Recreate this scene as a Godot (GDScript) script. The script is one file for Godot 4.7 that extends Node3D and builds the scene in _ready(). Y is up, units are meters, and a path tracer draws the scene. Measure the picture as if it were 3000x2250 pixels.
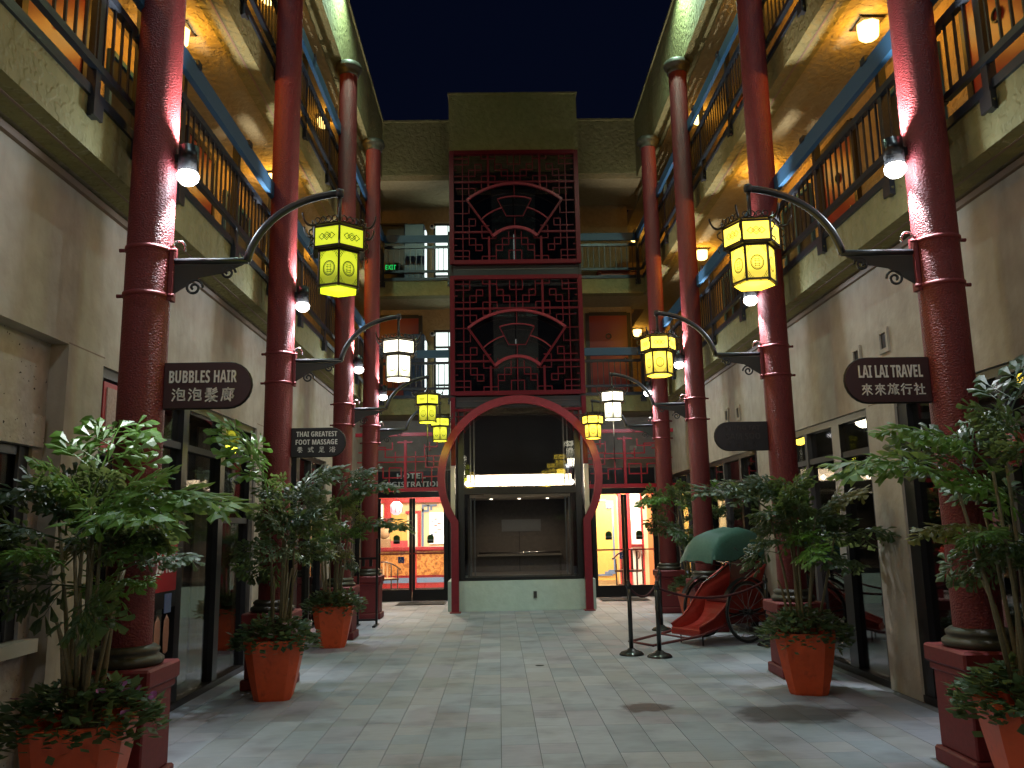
extends Node3D
# A hotel courtyard at night: two three-storey wings with red columns, lanterns, a lattice-clad elevator tower.
# World: x right (corridor axis at x = 0), y up, the corridor runs towards -z. "d" is depth, d = -z.

var M := {}
var box_cache := {}
var used := {}
const COLS := [5.29, 8.6, 12.2, 14.85]
const CX := 2.624      # column centre line
const FX := 2.845      # balcony fascia
const WX := 3.17       # shop walls
const UX := 4.0        # upper walls
const S2B := 3.85
const S2T := 4.22
const S3B := 6.4
const S3T := 6.76
const RB := 8.8        # parapet underside
const RT := 10.1
const ZB := 17.1       # back balcony plane

func _ready():
	camera_and_sky()
	materials()
	ground_and_floor()
	wing(-1.0)
	wing(1.0)
	back_wing()
	tower()
	lobby()
	railings()
	columns_and_lamps()
	ceiling_lamps()
	upper_doors()
	wall_vents()
	entrance_screens()
	hotel_doors()
	back_details()
	palms()
	rickshaw()
	stanchions()
	small_things()

# ------------------------------------------------------------------ camera, sky
func camera_and_sky():
	var cam = Camera3D.new(); cam.name = "camera"
	var pi_ := 0.171278; var ya := 0.018691; var ro := 0.018862
	var f := Vector3(sin(ya) * cos(pi_), sin(pi_), -cos(ya) * cos(pi_))
	var r := Vector3(cos(ya), 0, sin(ya))
	var u := r.cross(f).normalized()
	var r2 := r * cos(ro) - u * sin(ro)
	var u2 := r * sin(ro) + u * cos(ro)
	cam.transform = Transform3D(Basis(r2, u2, -f), Vector3(-0.345, 1.5, 0))
	cam.fov = 49.7
	cam.near = 0.05; cam.far = 300.0
	add_child(cam); cam.current = true
	var we = WorldEnvironment.new(); we.name = "world_environment"
	var e = Environment.new()
	e.background_mode = Environment.BG_SKY
	var sky = Sky.new(); var sm = ProceduralSkyMaterial.new()
	sm.sky_top_color = Color(0.014, 0.028, 0.085); sm.sky_horizon_color = Color(0.035, 0.05, 0.11)
	sm.ground_bottom_color = Color(0.01, 0.01, 0.015); sm.ground_horizon_color = Color(0.03, 0.04, 0.08)
	sm.sky_curve = 0.2; sm.sun_angle_max = 1.0
	sky.sky_material = sm; e.sky = sky
	e.background_energy_multiplier = 1.0
	e.tonemap_mode = Environment.TONE_MAPPER_LINEAR
	e.tonemap_exposure = 1.0
	e.sdfgi_enabled = true; e.ssao_enabled = true; e.ssil_enabled = true
	we.environment = e; add_child(we)

# ------------------------------------------------------------------ helpers
func P(x: float, y: float, d: float) -> Vector3:
	return Vector3(x, y, -d)

func numbered(n: String) -> String:
	if not used.has(n):
		used[n] = 0
		return n
	used[n] += 1
	return "%s_%03d" % [n, used[n]]

func tag(o, label: String, category := "", group := "", kind := ""):
	if label: o.set_meta("label", label)
	if category: o.set_meta("category", category)
	if group: o.set_meta("group", group)
	if kind: o.set_meta("kind", kind)
	return o

func thing(called: String, label: String, category: String, at := Vector3.ZERO, turn := 0.0, group := "", kind := ""):
	var o = Node3D.new(); o.name = numbered(called); add_child(o)
	o.position = at; o.rotation.y = turn
	return tag(o, label, category, group, kind)

func part(parent, called: String, mesh: Mesh, mat, at := Vector3.ZERO, basis := Basis()):
	var o = MeshInstance3D.new()
	o.name = called; o.mesh = mesh
	if mat: o.material_override = mat
	o.transform = Transform3D(basis, at)
	parent.add_child(o, true)
	return o

func boxm(s: Vector3) -> Mesh:
	var k := "%.4f_%.4f_%.4f" % [s.x, s.y, s.z]
	if not box_cache.has(k):
		var b = BoxMesh.new(); b.size = s; box_cache[k] = b
	return box_cache[k]

func bx(parent, called: String, mat, at: Vector3, size: Vector3, basis := Basis()):
	return part(parent, called, boxm(size), mat, at, basis)

# a box given by its ranges in x, y and depth
func br(parent, called: String, mat, x0: float, x1: float, y0: float, y1: float, d0: float, d1: float):
	return bx(parent, called, mat, P((x0 + x1) / 2, (y0 + y1) / 2, (d0 + d1) / 2) - parent.position, Vector3(absf(x1 - x0), absf(y1 - y0), absf(d1 - d0)))

func quad(st: SurfaceTool, a: Vector3, b: Vector3, c: Vector3, d: Vector3):
	# front faces run clockwise: a b c d clockwise as seen from outside
	for v in [a, b, c, a, c, d]: st.add_vertex(v)

func tri(st: SurfaceTool, a: Vector3, b: Vector3, c: Vector3):
	for v in [a, b, c]: st.add_vertex(v)

func begin(smooth := false) -> SurfaceTool:
	var st = SurfaceTool.new(); st.begin(Mesh.PRIMITIVE_TRIANGLES)
	st.set_smooth_group(0 if smooth else -1)
	return st

func done(st: SurfaceTool) -> ArrayMesh:
	st.generate_normals()
	return st.commit()

func add_box(st: SurfaceTool, c: Vector3, s: Vector3, b := Basis()):
	var h := s / 2
	var p := []
	for i in 8:
		p.append(c + b * Vector3(h.x if i & 1 else -h.x, h.y if i & 2 else -h.y, h.z if i & 4 else -h.z))
	quad(st, p[4], p[6], p[7], p[5]); quad(st, p[1], p[3], p[2], p[0])
	quad(st, p[5], p[7], p[3], p[1]); quad(st, p[0], p[2], p[6], p[4])
	quad(st, p[6], p[2], p[3], p[7]); quad(st, p[0], p[4], p[5], p[1])

# box with chamfered edges all round
func cbox(s: Vector3, c: float) -> Mesh:
	var k := "c%.3f_%.3f_%.3f_%.3f" % [s.x, s.y, s.z, c]
	if box_cache.has(k): return box_cache[k]
	var pts := []
	var h := s / 2
	for sx in [-1, 1]:
		for sy in [-1, 1]:
			for sz in [-1, 1]:
				pts.append(Vector3(sx * (h.x - c), sy * (h.y - c), sz * h.z))
				pts.append(Vector3(sx * (h.x - c), sy * h.y, sz * (h.z - c)))
				pts.append(Vector3(sx * h.x, sy * (h.y - c), sz * (h.z - c)))
	var st = begin()
	var idx = func(sx, sy, sz, a): return pts[((sx * 2 + sy) * 2 + sz) * 3 + a]
	var faces := []
	for q in [0, 1]:
		faces.append([idx.call(0, 0, q, 0), idx.call(0, 1, q, 0), idx.call(1, 1, q, 0), idx.call(1, 0, q, 0)])
		faces.append([idx.call(0, q, 0, 1), idx.call(0, q, 1, 1), idx.call(1, q, 1, 1), idx.call(1, q, 0, 1)])
		faces.append([idx.call(q, 0, 0, 2), idx.call(q, 0, 1, 2), idx.call(q, 1, 1, 2), idx.call(q, 1, 0, 2)])
	for a in [0, 1]:
		for b in [0, 1]:
			faces.append([idx.call(0, a, b, 0), idx.call(1, a, b, 0), idx.call(1, a, b, 1), idx.call(0, a, b, 1)])
			faces.append([idx.call(a, 0, b, 0), idx.call(a, 1, b, 0), idx.call(a, 1, b, 2), idx.call(a, 0, b, 2)])
			faces.append([idx.call(a, b, 0, 1), idx.call(a, b, 1, 1), idx.call(a, b, 1, 2), idx.call(a, b, 0, 2)])
	for a in [0, 1]:
		for b in [0, 1]:
			for q in [0, 1]:
				faces.append([idx.call(a, b, q, 0), idx.call(a, b, q, 1), idx.call(a, b, q, 2)])
	for f in faces: outward(st, f, Vector3.ZERO)
	box_cache[k] = done(st)
	return box_cache[k]

func outward(st: SurfaceTool, f: Array, inside: Vector3):
	var n: Vector3 = (f[1] - f[0]).cross(f[2] - f[0])
	var c: Vector3 = (f[0] + f[1] + f[2]) / 3.0 - inside
	var g := f.duplicate()
	if n.dot(c) > 0: g.reverse()
	if g.size() == 4: quad(st, g[0], g[1], g[2], g[3])
	else: tri(st, g[0], g[1], g[2])

func tube(points: Array, r0: float, r1 := -1.0, sides := 8, caps := true) -> Mesh:
	var st = begin(true)
	add_tube(st, points, r0, r1, sides, caps)
	return done(st)

func add_tube(st: SurfaceTool, points: Array, r0: float, r1 := -1.0, sides := 8, caps := true):
	if r1 < 0: r1 = r0
	var n := points.size()
	var rings := []
	var side := Vector3.ZERO
	for i in n:
		var t: Vector3 = (points[min(i + 1, n - 1)] - points[max(i - 1, 0)]).normalized()
		if i == 0:
			side = t.cross(Vector3.UP if absf(t.y) < 0.9 else Vector3.RIGHT).normalized()
		else:
			side = (side - t * side.dot(t)).normalized()
		var up := side.cross(t)
		var r := lerpf(r0, r1, float(i) / (n - 1))
		var ring := []
		for k in sides:
			var a := TAU * k / sides
			ring.append(points[i] + (side * cos(a) + up * sin(a)) * r)
		rings.append(ring)
	for i in n - 1:
		var mid: Vector3 = (points[i] + points[i + 1]) / 2
		for k in sides:
			var k2 := (k + 1) % sides
			outward(st, [rings[i][k], rings[i][k2], rings[i + 1][k2], rings[i + 1][k]], mid)
	if caps:
		for e in [0, n - 1]:
			for k in range(1, sides - 1):
				outward(st, [rings[e][0], rings[e][k], rings[e][k + 1]], points[1 if e == 0 else n - 2])

# profile: Array of Vector2(radius, y), bottom to top
func lathe(profile: Array, sides := 24, smooth := true, turn := 0.0) -> Mesh:
	var st = begin(smooth)
	for i in profile.size() - 1:
		var a: Vector2 = profile[i]; var b: Vector2 = profile[i + 1]
		for k in sides:
			var t0 := TAU * k / sides + turn; var t1 := TAU * (k + 1) / sides + turn
			var p := [Vector3(a.x * cos(t0), a.y, a.x * sin(t0)), Vector3(a.x * cos(t1), a.y, a.x * sin(t1)), Vector3(b.x * cos(t1), b.y, b.x * sin(t1)), Vector3(b.x * cos(t0), b.y, b.x * sin(t0))]
			# clockwise seen from outside: the outward side follows from the profile running upward
			if a.x > 0.0001: tri(st, p[0], p[1], p[2])
			if b.x > 0.0001: tri(st, p[0], p[2], p[3])
	return done(st)

# flat polygon (Vector2) extruded along local z, centred on z = 0
func prism(poly: Array, depth: float) -> Mesh:
	var st = begin()
	var pk := PackedVector2Array(poly)
	if Geometry2D.is_polygon_clockwise(pk): pk.reverse()
	var ix := Geometry2D.triangulate_polygon(pk)
	var h := depth / 2
	for i in range(0, ix.size(), 3):
		var a := pk[ix[i]]; var b := pk[ix[i + 1]]; var c := pk[ix[i + 2]]
		var ccw := (b - a).cross(c - a) > 0
		var f := [Vector3(a.x, a.y, h), Vector3(b.x, b.y, h), Vector3(c.x, c.y, h)]
		if ccw: f.reverse()
		tri(st, f[0], f[1], f[2])
		tri(st, f[0] - Vector3(0, 0, depth), f[2] - Vector3(0, 0, depth), f[1] - Vector3(0, 0, depth))
	for i in pk.size():
		var a := pk[i]; var b := pk[(i + 1) % pk.size()]
		quad(st, Vector3(a.x, a.y, h), Vector3(a.x, a.y, -h), Vector3(b.x, b.y, -h), Vector3(b.x, b.y, h))
	return done(st)

# strip between two polylines (Vector2), extruded along z
func ribbon(outer: Array, inner: Array, depth: float) -> Mesh:
	var st = begin()
	var h := depth / 2
	for i in outer.size() - 1:
		var o0: Vector2 = outer[i]; var o1: Vector2 = outer[i + 1]; var n0: Vector2 = inner[i]; var n1: Vector2 = inner[i + 1]
		var c := Vector3((o0.x + o1.x + n0.x + n1.x) / 4, (o0.y + o1.y + n0.y + n1.y) / 4, 0)
		for f in [[o0, o1, n1, n0]]:
			outward(st, [Vector3(f[0].x, f[0].y, h), Vector3(f[1].x, f[1].y, h), Vector3(f[2].x, f[2].y, h), Vector3(f[3].x, f[3].y, h)], c)
			outward(st, [Vector3(f[0].x, f[0].y, -h), Vector3(f[1].x, f[1].y, -h), Vector3(f[2].x, f[2].y, -h), Vector3(f[3].x, f[3].y, -h)], c)
		for f in [[o0, o1], [n0, n1]]:
			outward(st, [Vector3(f[0].x, f[0].y, h), Vector3(f[1].x, f[1].y, h), Vector3(f[1].x, f[1].y, -h), Vector3(f[0].x, f[0].y, -h)], c)
	for e in [0, outer.size() - 1]:
		var o: Vector2 = outer[e]; var n: Vector2 = inner[e]
		var q: Vector2 = (outer[1] if e == 0 else outer[e - 1])
		outward(st, [Vector3(o.x, o.y, h), Vector3(n.x, n.y, h), Vector3(n.x, n.y, -h), Vector3(o.x, o.y, -h)], Vector3(q.x, q.y, 0))
	return done(st)

# a panel w by h facing +z and -z with a picture-ready uv, its back 't' behind
func panel_mesh(w: float, h: float, t: float) -> Mesh:
	var k := "p%.3f_%.3f_%.3f" % [w, h, t]
	if box_cache.has(k): return box_cache[k]
	var st = begin()
	for s in [1, -1]:
		var z: float = t / 2 * s
		var c := [Vector3(-w / 2 * s, -h / 2, z), Vector3(-w / 2 * s, h / 2, z), Vector3(w / 2 * s, h / 2, z), Vector3(w / 2 * s, -h / 2, z)]
		var uv := [Vector2(0, 1), Vector2(0, 0), Vector2(1, 0), Vector2(1, 1)]
		for i in [0, 1, 2, 0, 2, 3]:
			st.set_uv(uv[i]); st.set_normal(Vector3(0, 0, s)); st.add_vertex(c[i])
	box_cache[k] = st.commit()
	return box_cache[k]

func omni(parent, called: String, at: Vector3, color: Color, energy: float, size := 0.05):
	var l = OmniLight3D.new(); l.name = called
	l.light_color = color; l.light_energy = energy; l.light_size = size
	l.omni_range = 30.0; l.omni_attenuation = 2.0; l.shadow_enabled = true
	l.position = at; parent.add_child(l, true)
	return l

func spot(parent, called: String, at: Vector3, towards: Vector3, color: Color, energy: float, angle: float, soft := 0.5, size := 0.04):
	var l = SpotLight3D.new(); l.name = called
	l.light_color = color; l.light_energy = energy; l.light_size = size
	l.spot_angle = angle; l.spot_angle_attenuation = soft; l.spot_range = 30.0; l.spot_attenuation = 2.0; l.shadow_enabled = true
	l.position = at
	l.basis = Basis.looking_at(towards, Vector3.UP if absf(towards.normalized().y) < 0.95 else Vector3.RIGHT)
	parent.add_child(l, true)
	return l

func area(parent, called: String, at: Vector3, towards: Vector3, size: Vector2, color: Color, energy: float):
	var l = AreaLight3D.new(); l.name = called
	l.light_color = color; l.light_energy = energy; l.area_size = size; l.shadow_enabled = true
	l.position = at
	l.basis = Basis.looking_at(towards, Vector3.UP if absf(towards.normalized().y) < 0.95 else Vector3.RIGHT)
	parent.add_child(l, true)
	return l

func letters(parent, called: String, text: String, height: float, width: float, at: Vector3, mat, basis := Basis(), bold := true, depth := 0.006):
	var t = TextMesh.new()
	var f = SystemFont.new(); f.font_names = PackedStringArray(["Droid Sans"]); f.font_weight = 700 if bold else 400
	t.font = f; t.text = text; t.font_size = 64; t.pixel_size = 0.01; t.depth = depth / 0.5
	var b := t.get_aabb()
	var sx := width / b.size.x; var sy := height / b.size.y
	var o = part(parent, called, t, mat, at, basis * Basis.from_scale(Vector3(sx, sy, 0.5)))
	return o

# one character drawn by strokes on a 100 by 100 grid
func glyph(st: SurfaceTool, strokes: Array, at: Vector2, size: float, w: float, depth: float):
	for s in strokes:
		var q: PackedStringArray = s.split(" ")
		for i in q.size() - 1:
			var a := q[i].split_floats(","); var b := q[i + 1].split_floats(",")
			var p := at + Vector2(a[0], a[1]) * size / 100.0; var r := at + Vector2(b[0], b[1]) * size / 100.0
			var dir := (r - p).normalized()
			var l := p.distance_to(r) + w * 0.7
			var c := (p + r) / 2
			add_box(st, Vector3(c.x, c.y, 0), Vector3(l, w, depth), Basis(Vector3(0, 0, 1), dir.angle()))

func glyphs(parent, names: Array, height: float, pitch: float, at: Vector3, mat, flat := 1.0):
	var st = begin()
	for i in names.size():
		glyph(st, G[names[i]], Vector2(i * pitch, 0), height, height * 0.094, 0.006)
	return part(parent, "lettering", done(st), mat, at, Basis.from_scale(Vector3(1, flat, 1)))

const G := {
	"bubble": ["8,90 20,80", "4,64 16,56", "4,8 22,42", "48,98 34,64", "42,82 88,82 86,36 76,36", "44,62 70,62 70,40 44,40", "44,62 44,12 92,12 92,26"],
	"hair": ["16,94 16,60", "16,94 48,94", "16,83 44,83", "16,72 44,72", "6,60 52,60", "22,58 12,46 36,48", "38,54 48,44", "82,98 58,84", "86,86 58,70", "90,72 56,54", "8,34 92,34", "46,42 38,22 8,2", "34,24 72,24 52,8 36,0", "46,18 90,0", "68,44 78,38"],
	"gallery": ["50,98 52,90", "14,88 94,88", "17,88 14,40 4,4", "40,80 42,74", "28,72 54,72 54,44 28,44", "28,58 54,58", "28,72 28,10 48,18", "40,44 60,12", "68,76 68,2", "68,76 88,76 78,52 90,40 84,24 72,28"],
	"come": ["50,98 50,2", "12,82 88,82", "30,74 14,48", "30,62 44,48", "72,74 58,48", "72,62 88,48", "48,46 8,10", "52,46 92,10"],
	"travel": ["26,98 30,88", "6,82 48,82", "26,82 22,46 6,8", "24,56 44,56 42,14 32,18", "62,98 50,70", "56,86 96,86", "86,76 62,64 62,8 76,18", "60,46 94,46", "76,66 80,30 96,6"],
	"go": ["30,96 8,72", "34,72 6,40", "22,54 22,2", "46,86 92,86", "42,58 96,58", "74,58 74,6 62,12"],
	"club": ["22,98 28,86", "8,78 40,78 6,38", "25,56 25,2", "28,52 42,40", "50,62 92,62", "71,94 71,8", "46,8 96,8"],
	"thai": ["20,94 80,94", "26,80 74,80", "12,66 88,66", "50,98 44,60 8,34", "54,64 92,34", "50,44 50,2 40,8", "32,34 40,26", "34,6 48,22", "68,36 56,22 80,6"],
	"style": ["8,76 92,76", "14,50 50,50", "32,50 32,16", "8,12 54,22", "62,98 66,58 80,12 94,4 95,24", "78,96 88,86"],
	"foot": ["24,94 76,94 76,68 24,68 24,94", "50,68 50,10", "50,40 80,40", "28,48 24,18 6,2", "26,26 50,8 96,4"],
	"bath": ["8,90 20,80", "4,64 16,56", "4,8 22,42", "54,94 40,76", "72,94 88,76", "62,74 32,42", "62,74 96,42", "46,38 80,38 80,6 46,6 46,38"],
}

# ------------------------------------------------------------------ materials
func ramp(cols: Array, offs := []) -> Gradient:
	var g = Gradient.new()
	var pc := PackedColorArray(); var po := PackedFloat32Array()
	for i in cols.size():
		pc.append(cols[i]); po.append(offs[i] if offs.size() else float(i) / (cols.size() - 1))
	g.colors = pc; g.offsets = po
	return g

func ntex(freq: float, cols: Array, sd := 1, type := FastNoiseLite.TYPE_SIMPLEX_SMOOTH, octaves := 4, size := 512, offs := []) -> NoiseTexture2D:
	var t = NoiseTexture2D.new()
	var n = FastNoiseLite.new(); n.noise_type = type; n.frequency = freq; n.seed = sd; n.fractal_octaves = octaves
	t.noise = n; t.width = size; t.height = size; t.seamless = true; t.normalize = true
	if cols.size(): t.color_ramp = ramp(cols, offs)
	return t

func lin(r: float, g: float, b: float) -> Color:
	return Color(r, g, b).linear_to_srgb()

func mat(col: Color, rough := 0.7, metal := 0.0, spec := 0.5) -> StandardMaterial3D:
	var m = StandardMaterial3D.new()
	m.albedo_color = col; m.roughness = rough; m.metallic = metal; m.metallic_specular = spec
	return m

# rough painted or plastered surface: colour mottled between a and b over 'tile' metres, with relief
func rough_mat(a: Color, b: Color, tile: float, freq: float, sd: int, rough: float, bump_tex = null, bump := 0.0, bump_tile := 1.0) -> StandardMaterial3D:
	var m = mat(Color.WHITE, rough)
	m.albedo_texture = ntex(freq, [a, b], sd)
	m.uv1_triplanar = true; m.uv1_world_triplanar = true
	m.uv1_scale = Vector3.ONE / tile
	if bump_tex:
		m.heightmap_enabled = true; m.heightmap_texture = bump_tex; m.heightmap_scale = bump
	return m

# a second, larger pattern over the first: wear, streaks and stains
func wear(m: StandardMaterial3D, tex, scale: Vector3):
	m.detail_enabled = true; m.detail_albedo = tex; m.detail_blend_mode = BaseMaterial3D.BLEND_MODE_MIX
	m.detail_uv_layer = BaseMaterial3D.DETAIL_UV_2
	m.uv2_triplanar = true; m.uv2_world_triplanar = true; m.uv2_scale = scale
	return m

func glow(col: Color, energy: float) -> StandardMaterial3D:
	var m = mat(col, 0.5)
	m.emission_enabled = true; m.emission = col; m.emission_energy_multiplier = energy
	return m

func materials():
	var grain = ntex(0.03, [], 11, FastNoiseLite.TYPE_SIMPLEX_SMOOTH, 5)
	var knock = ntex(0.035, [Color(0, 0, 0), Color(0.1, 0.1, 0.1), Color(0.9, 0.9, 0.9), Color(1, 1, 1)], 12, FastNoiseLite.TYPE_PERLIN, 3, 512, [0.0, 0.42, 0.58, 1.0])
	var lumps = ntex(0.05, [], 13, FastNoiseLite.TYPE_SIMPLEX_SMOOTH, 3)
	M.wall = rough_mat(lin(0.35, 0.30, 0.24), lin(0.45, 0.40, 0.335), 2.2, 0.012, 21, 0.85, grain, 0.5)
	M.wall_worn = rough_mat(lin(0.42, 0.36, 0.31), lin(0.52, 0.47, 0.43), 1.2, 0.02, 22, 0.85, grain, 0.6)
	M.wall_worn.detail_enabled = true
	M.wall_worn.detail_albedo = ntex(0.045, [Color(0.20, 0.13, 0.10), Color(0.20, 0.13, 0.10, 1), Color(1, 1, 1, 0), Color(1, 1, 1, 0)], 71, FastNoiseLite.TYPE_SIMPLEX_SMOOTH, 2, 512, [0.0, 0.13, 0.17, 1.0])
	M.wall_worn.detail_blend_mode = BaseMaterial3D.BLEND_MODE_MIX
	M.fascia = rough_mat(lin(0.20, 0.18, 0.07), lin(0.25, 0.225, 0.095), 1.6, 0.02, 23, 0.85, knock, 0.7)
	M.soffit = rough_mat(lin(0.29, 0.235, 0.115), lin(0.36, 0.295, 0.155), 1.4, 0.02, 24, 0.85, knock, 0.5)
	M.under = rough_mat(lin(0.22, 0.18, 0.13), lin(0.30, 0.25, 0.18), 1.4, 0.02, 25, 0.85, knock, 0.8)
	M.upper = rough_mat(lin(0.30, 0.21, 0.095), lin(0.38, 0.275, 0.13), 1.4, 0.02, 26, 0.85, knock, 0.6)
	var streaks = ntex(0.02, [Color(0.13, 0.10, 0.07, 0.18), Color(0.16, 0.13, 0.10, 0.08), Color(0.2, 0.17, 0.13, 0.03), Color(0.3, 0.28, 0.25, 0.0), Color(0.6, 0.58, 0.55, 0.06)], 72, FastNoiseLite.TYPE_SIMPLEX_SMOOTH, 4, 512, [0.0, 0.25, 0.45, 0.75, 1.0])
	wear(M.wall, streaks, Vector3(0.55, 0.11, 0.55))
	wear(M.fascia, streaks, Vector3(0.5, 0.22, 0.5))
	M.trim = mat(lin(0.20, 0.13, 0.09), 0.6)
	M.grey_wall = rough_mat(lin(0.34, 0.31, 0.27), lin(0.42, 0.39, 0.35), 2.0, 0.02, 27, 0.85, grain, 0.4)
	M.mint = rough_mat(lin(0.50, 0.60, 0.55), lin(0.57, 0.67, 0.62), 1.6, 0.015, 28, 0.7, grain, 0.3)
	M.column = rough_mat(lin(0.125, 0.011, 0.015), lin(0.18, 0.017, 0.021), 0.9, 0.03, 29, 0.58, lumps, 0.7)
	wear(M.column, ntex(0.035, [Color(0.30, 0.10, 0.09, 0.45), Color(0.2, 0.05, 0.05, 0.0), Color(0.2, 0.05, 0.05, 0.0), Color(0.03, 0.005, 0.006, 0.5)], 73, FastNoiseLite.TYPE_SIMPLEX_SMOOTH, 5, 512, [0.0, 0.28, 0.6, 1.0]), Vector3(1.6, 0.45, 1.6))
	M.column.uv1_scale = Vector3.ONE / 0.45
	M.column_trim = rough_mat(lin(0.135, 0.014, 0.018), lin(0.19, 0.020, 0.026), 0.6, 0.03, 74, 0.6)
	M.bronze = rough_mat(lin(0.028, 0.027, 0.02), lin(0.055, 0.05, 0.036), 0.5, 0.03, 30, 0.5)
	M.red = rough_mat(lin(0.17, 0.007, 0.018), lin(0.22, 0.010, 0.023), 1.0, 0.02, 31, 0.38)
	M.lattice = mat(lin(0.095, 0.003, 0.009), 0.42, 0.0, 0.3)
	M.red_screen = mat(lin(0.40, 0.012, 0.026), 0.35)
	M.red_dark = mat(lin(0.22, 0.012, 0.02), 0.4)
	M.black = mat(lin(0.010, 0.010, 0.012), 0.35)
	M.black_metal = mat(lin(0.018, 0.018, 0.02), 0.3, 0.5)
	M.iron = rough_mat(lin(0.012, 0.013, 0.017), lin(0.022, 0.024, 0.03), 0.5, 0.03, 32, 0.38)
	M.iron_dull = mat(lin(0.045, 0.043, 0.042), 0.85)
	M.rail = mat(lin(0.022, 0.03, 0.042), 0.32, 0.2)
	M.blue = mat(lin(0.020, 0.085, 0.175), 0.5)
	M.frame_dark = mat(lin(0.022, 0.018, 0.016), 0.35, 0.3)
	M.frame_grey = mat(lin(0.05, 0.045, 0.045), 0.7)
	M.glass = mat(Color(0.03, 0.03, 0.035, 0.22), 0.02); M.glass.transparency = BaseMaterial3D.TRANSPARENCY_ALPHA; M.glass.metallic_specular = 0.75
	M.glass_tint = mat(Color(0.01, 0.012, 0.02, 0.5), 0.02); M.glass_tint.transparency = BaseMaterial3D.TRANSPARENCY_ALPHA; M.glass_tint.metallic_specular = 0.6
	M.glass_clear = mat(Color(0.9, 0.95, 0.95, 0.04), 0.02); M.glass_clear.transparency = BaseMaterial3D.TRANSPARENCY_ALPHA
	M.dark_room = rough_mat(lin(0.035, 0.03, 0.028), lin(0.05, 0.045, 0.04), 2.0, 0.01, 33, 0.9)
	M.shaft = mat(lin(0.05, 0.05, 0.056), 0.6)
	M.steel = mat(lin(0.25, 0.26, 0.27), 0.35, 0.6)
	M.landing = mat(lin(0.18, 0.19, 0.195), 0.45)
	M.chrome = mat(lin(0.6, 0.6, 0.6), 0.15, 1.0)
	M.cream = mat(lin(0.62, 0.58, 0.50), 0.6)
	M.sconce_glow = glow(Color(1.0, 0.97, 0.93), 14.0)
	M.soffit_glow = glow(Color(1.0, 0.86, 0.50), 5.0)
	M.flood_lens = glow(Color(0.85, 1.0, 0.88), 8.0)
	M.tube_glow = glow(Color(1.0, 0.95, 0.86), 9.0)
	M.cove_panel = mat(lin(0.78, 0.68, 0.54), 0.7)
	M.sign = mat(lin(0.045, 0.010, 0.014), 0.45)
	M.sign_dark = mat(lin(0.014, 0.010, 0.014), 0.45)
	M.sign_edge = mat(lin(0.012, 0.008, 0.010), 0.5)
	M.letter = mat(lin(0.85, 0.82, 0.80), 0.6)
	M.letter_dim = mat(lin(0.045, 0.036, 0.04), 0.6)
	M.white_letter = mat(lin(0.75, 0.75, 0.74), 0.6)
	M.pot = rough_mat(lin(0.60, 0.078, 0.016), lin(0.70, 0.10, 0.024), 0.7, 0.02, 34, 0.45)
	wear(M.pot, ntex(0.02, [Color(0.10, 0.03, 0.015, 0.55), Color(0.2, 0.05, 0.02, 0.0), Color(0.2, 0.05, 0.02, 0.0), Color(0.62, 0.42, 0.36, 0.28)], 75, FastNoiseLite.TYPE_SIMPLEX_SMOOTH, 5, 512, [0.0, 0.3, 0.72, 1.0]), Vector3(0.9, 0.7, 0.9))
	M.soil = mat(lin(0.03, 0.02, 0.013), 0.95)
	M.cane = rough_mat(lin(0.10, 0.085, 0.045), lin(0.19, 0.16, 0.085), 0.25, 0.03, 35, 0.6)
	M.leaf = []
	for c in [Vector3(0.010, 0.034, 0.009), Vector3(0.060, 0.155, 0.012), Vector3(0.008, 0.028, 0.012), Vector3(0.095, 0.085, 0.018)]:
		var l = mat(lin(c.x, c.y, c.z), 0.42); l.backlight_enabled = true; l.backlight = lin(0.16, 0.20, 0.06)
		l.cull_mode = BaseMaterial3D.CULL_DISABLED; M.leaf.append(l)
	M.bush = mat(lin(0.015, 0.045, 0.016), 0.5); M.bush.backlight_enabled = true; M.bush.backlight = lin(0.16, 0.2, 0.08); M.bush.cull_mode = BaseMaterial3D.CULL_DISABLED
	M.pink = mat(lin(0.42, 0.13, 0.42), 0.6); M.pink.cull_mode = BaseMaterial3D.CULL_DISABLED
	M.pale_pink = mat(lin(0.62, 0.42, 0.50), 0.6); M.pale_pink.cull_mode = BaseMaterial3D.CULL_DISABLED
	M.white_flower = mat(lin(0.6, 0.6, 0.62), 0.6); M.white_flower.cull_mode = BaseMaterial3D.CULL_DISABLED
	M.black_gloss = mat(lin(0.008, 0.008, 0.009), 0.12); M.black_gloss.clearcoat_enabled = true; M.black_gloss.clearcoat = 0.5
	M.rope = mat(lin(0.07, 0.008, 0.012), 0.8)
	M.lantern_frame = mat(lin(0.028, 0.018, 0.010), 0.4, 0.2)
	M.mat_rug = mat(lin(0.03, 0.028, 0.027), 0.95)
	M.asphalt = rough_mat(lin(0.035, 0.035, 0.037), lin(0.06, 0.06, 0.06), 1.0, 0.05, 36, 0.95)
	M.grout = mat(lin(0.13, 0.135, 0.14), 0.95)
	M.tiles = []
	var tones := [Vector3(0.280, 0.308, 0.360), Vector3(0.305, 0.332, 0.380), Vector3(0.300, 0.300, 0.350), Vector3(0.250, 0.288, 0.335), Vector3(0.345, 0.362, 0.408), Vector3(0.275, 0.290, 0.312), Vector3(0.312, 0.318, 0.348)]
	var dirt = ntex(0.014, [Color(0.20, 0.17, 0.14, 0.42), Color(0.22, 0.2, 0.18, 0.16), Color(0.3, 0.3, 0.3, 0.0), Color(0.62, 0.66, 0.70, 0.12)], 76, FastNoiseLite.TYPE_SIMPLEX_SMOOTH, 5, 512, [0.0, 0.3, 0.55, 1.0])
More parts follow.
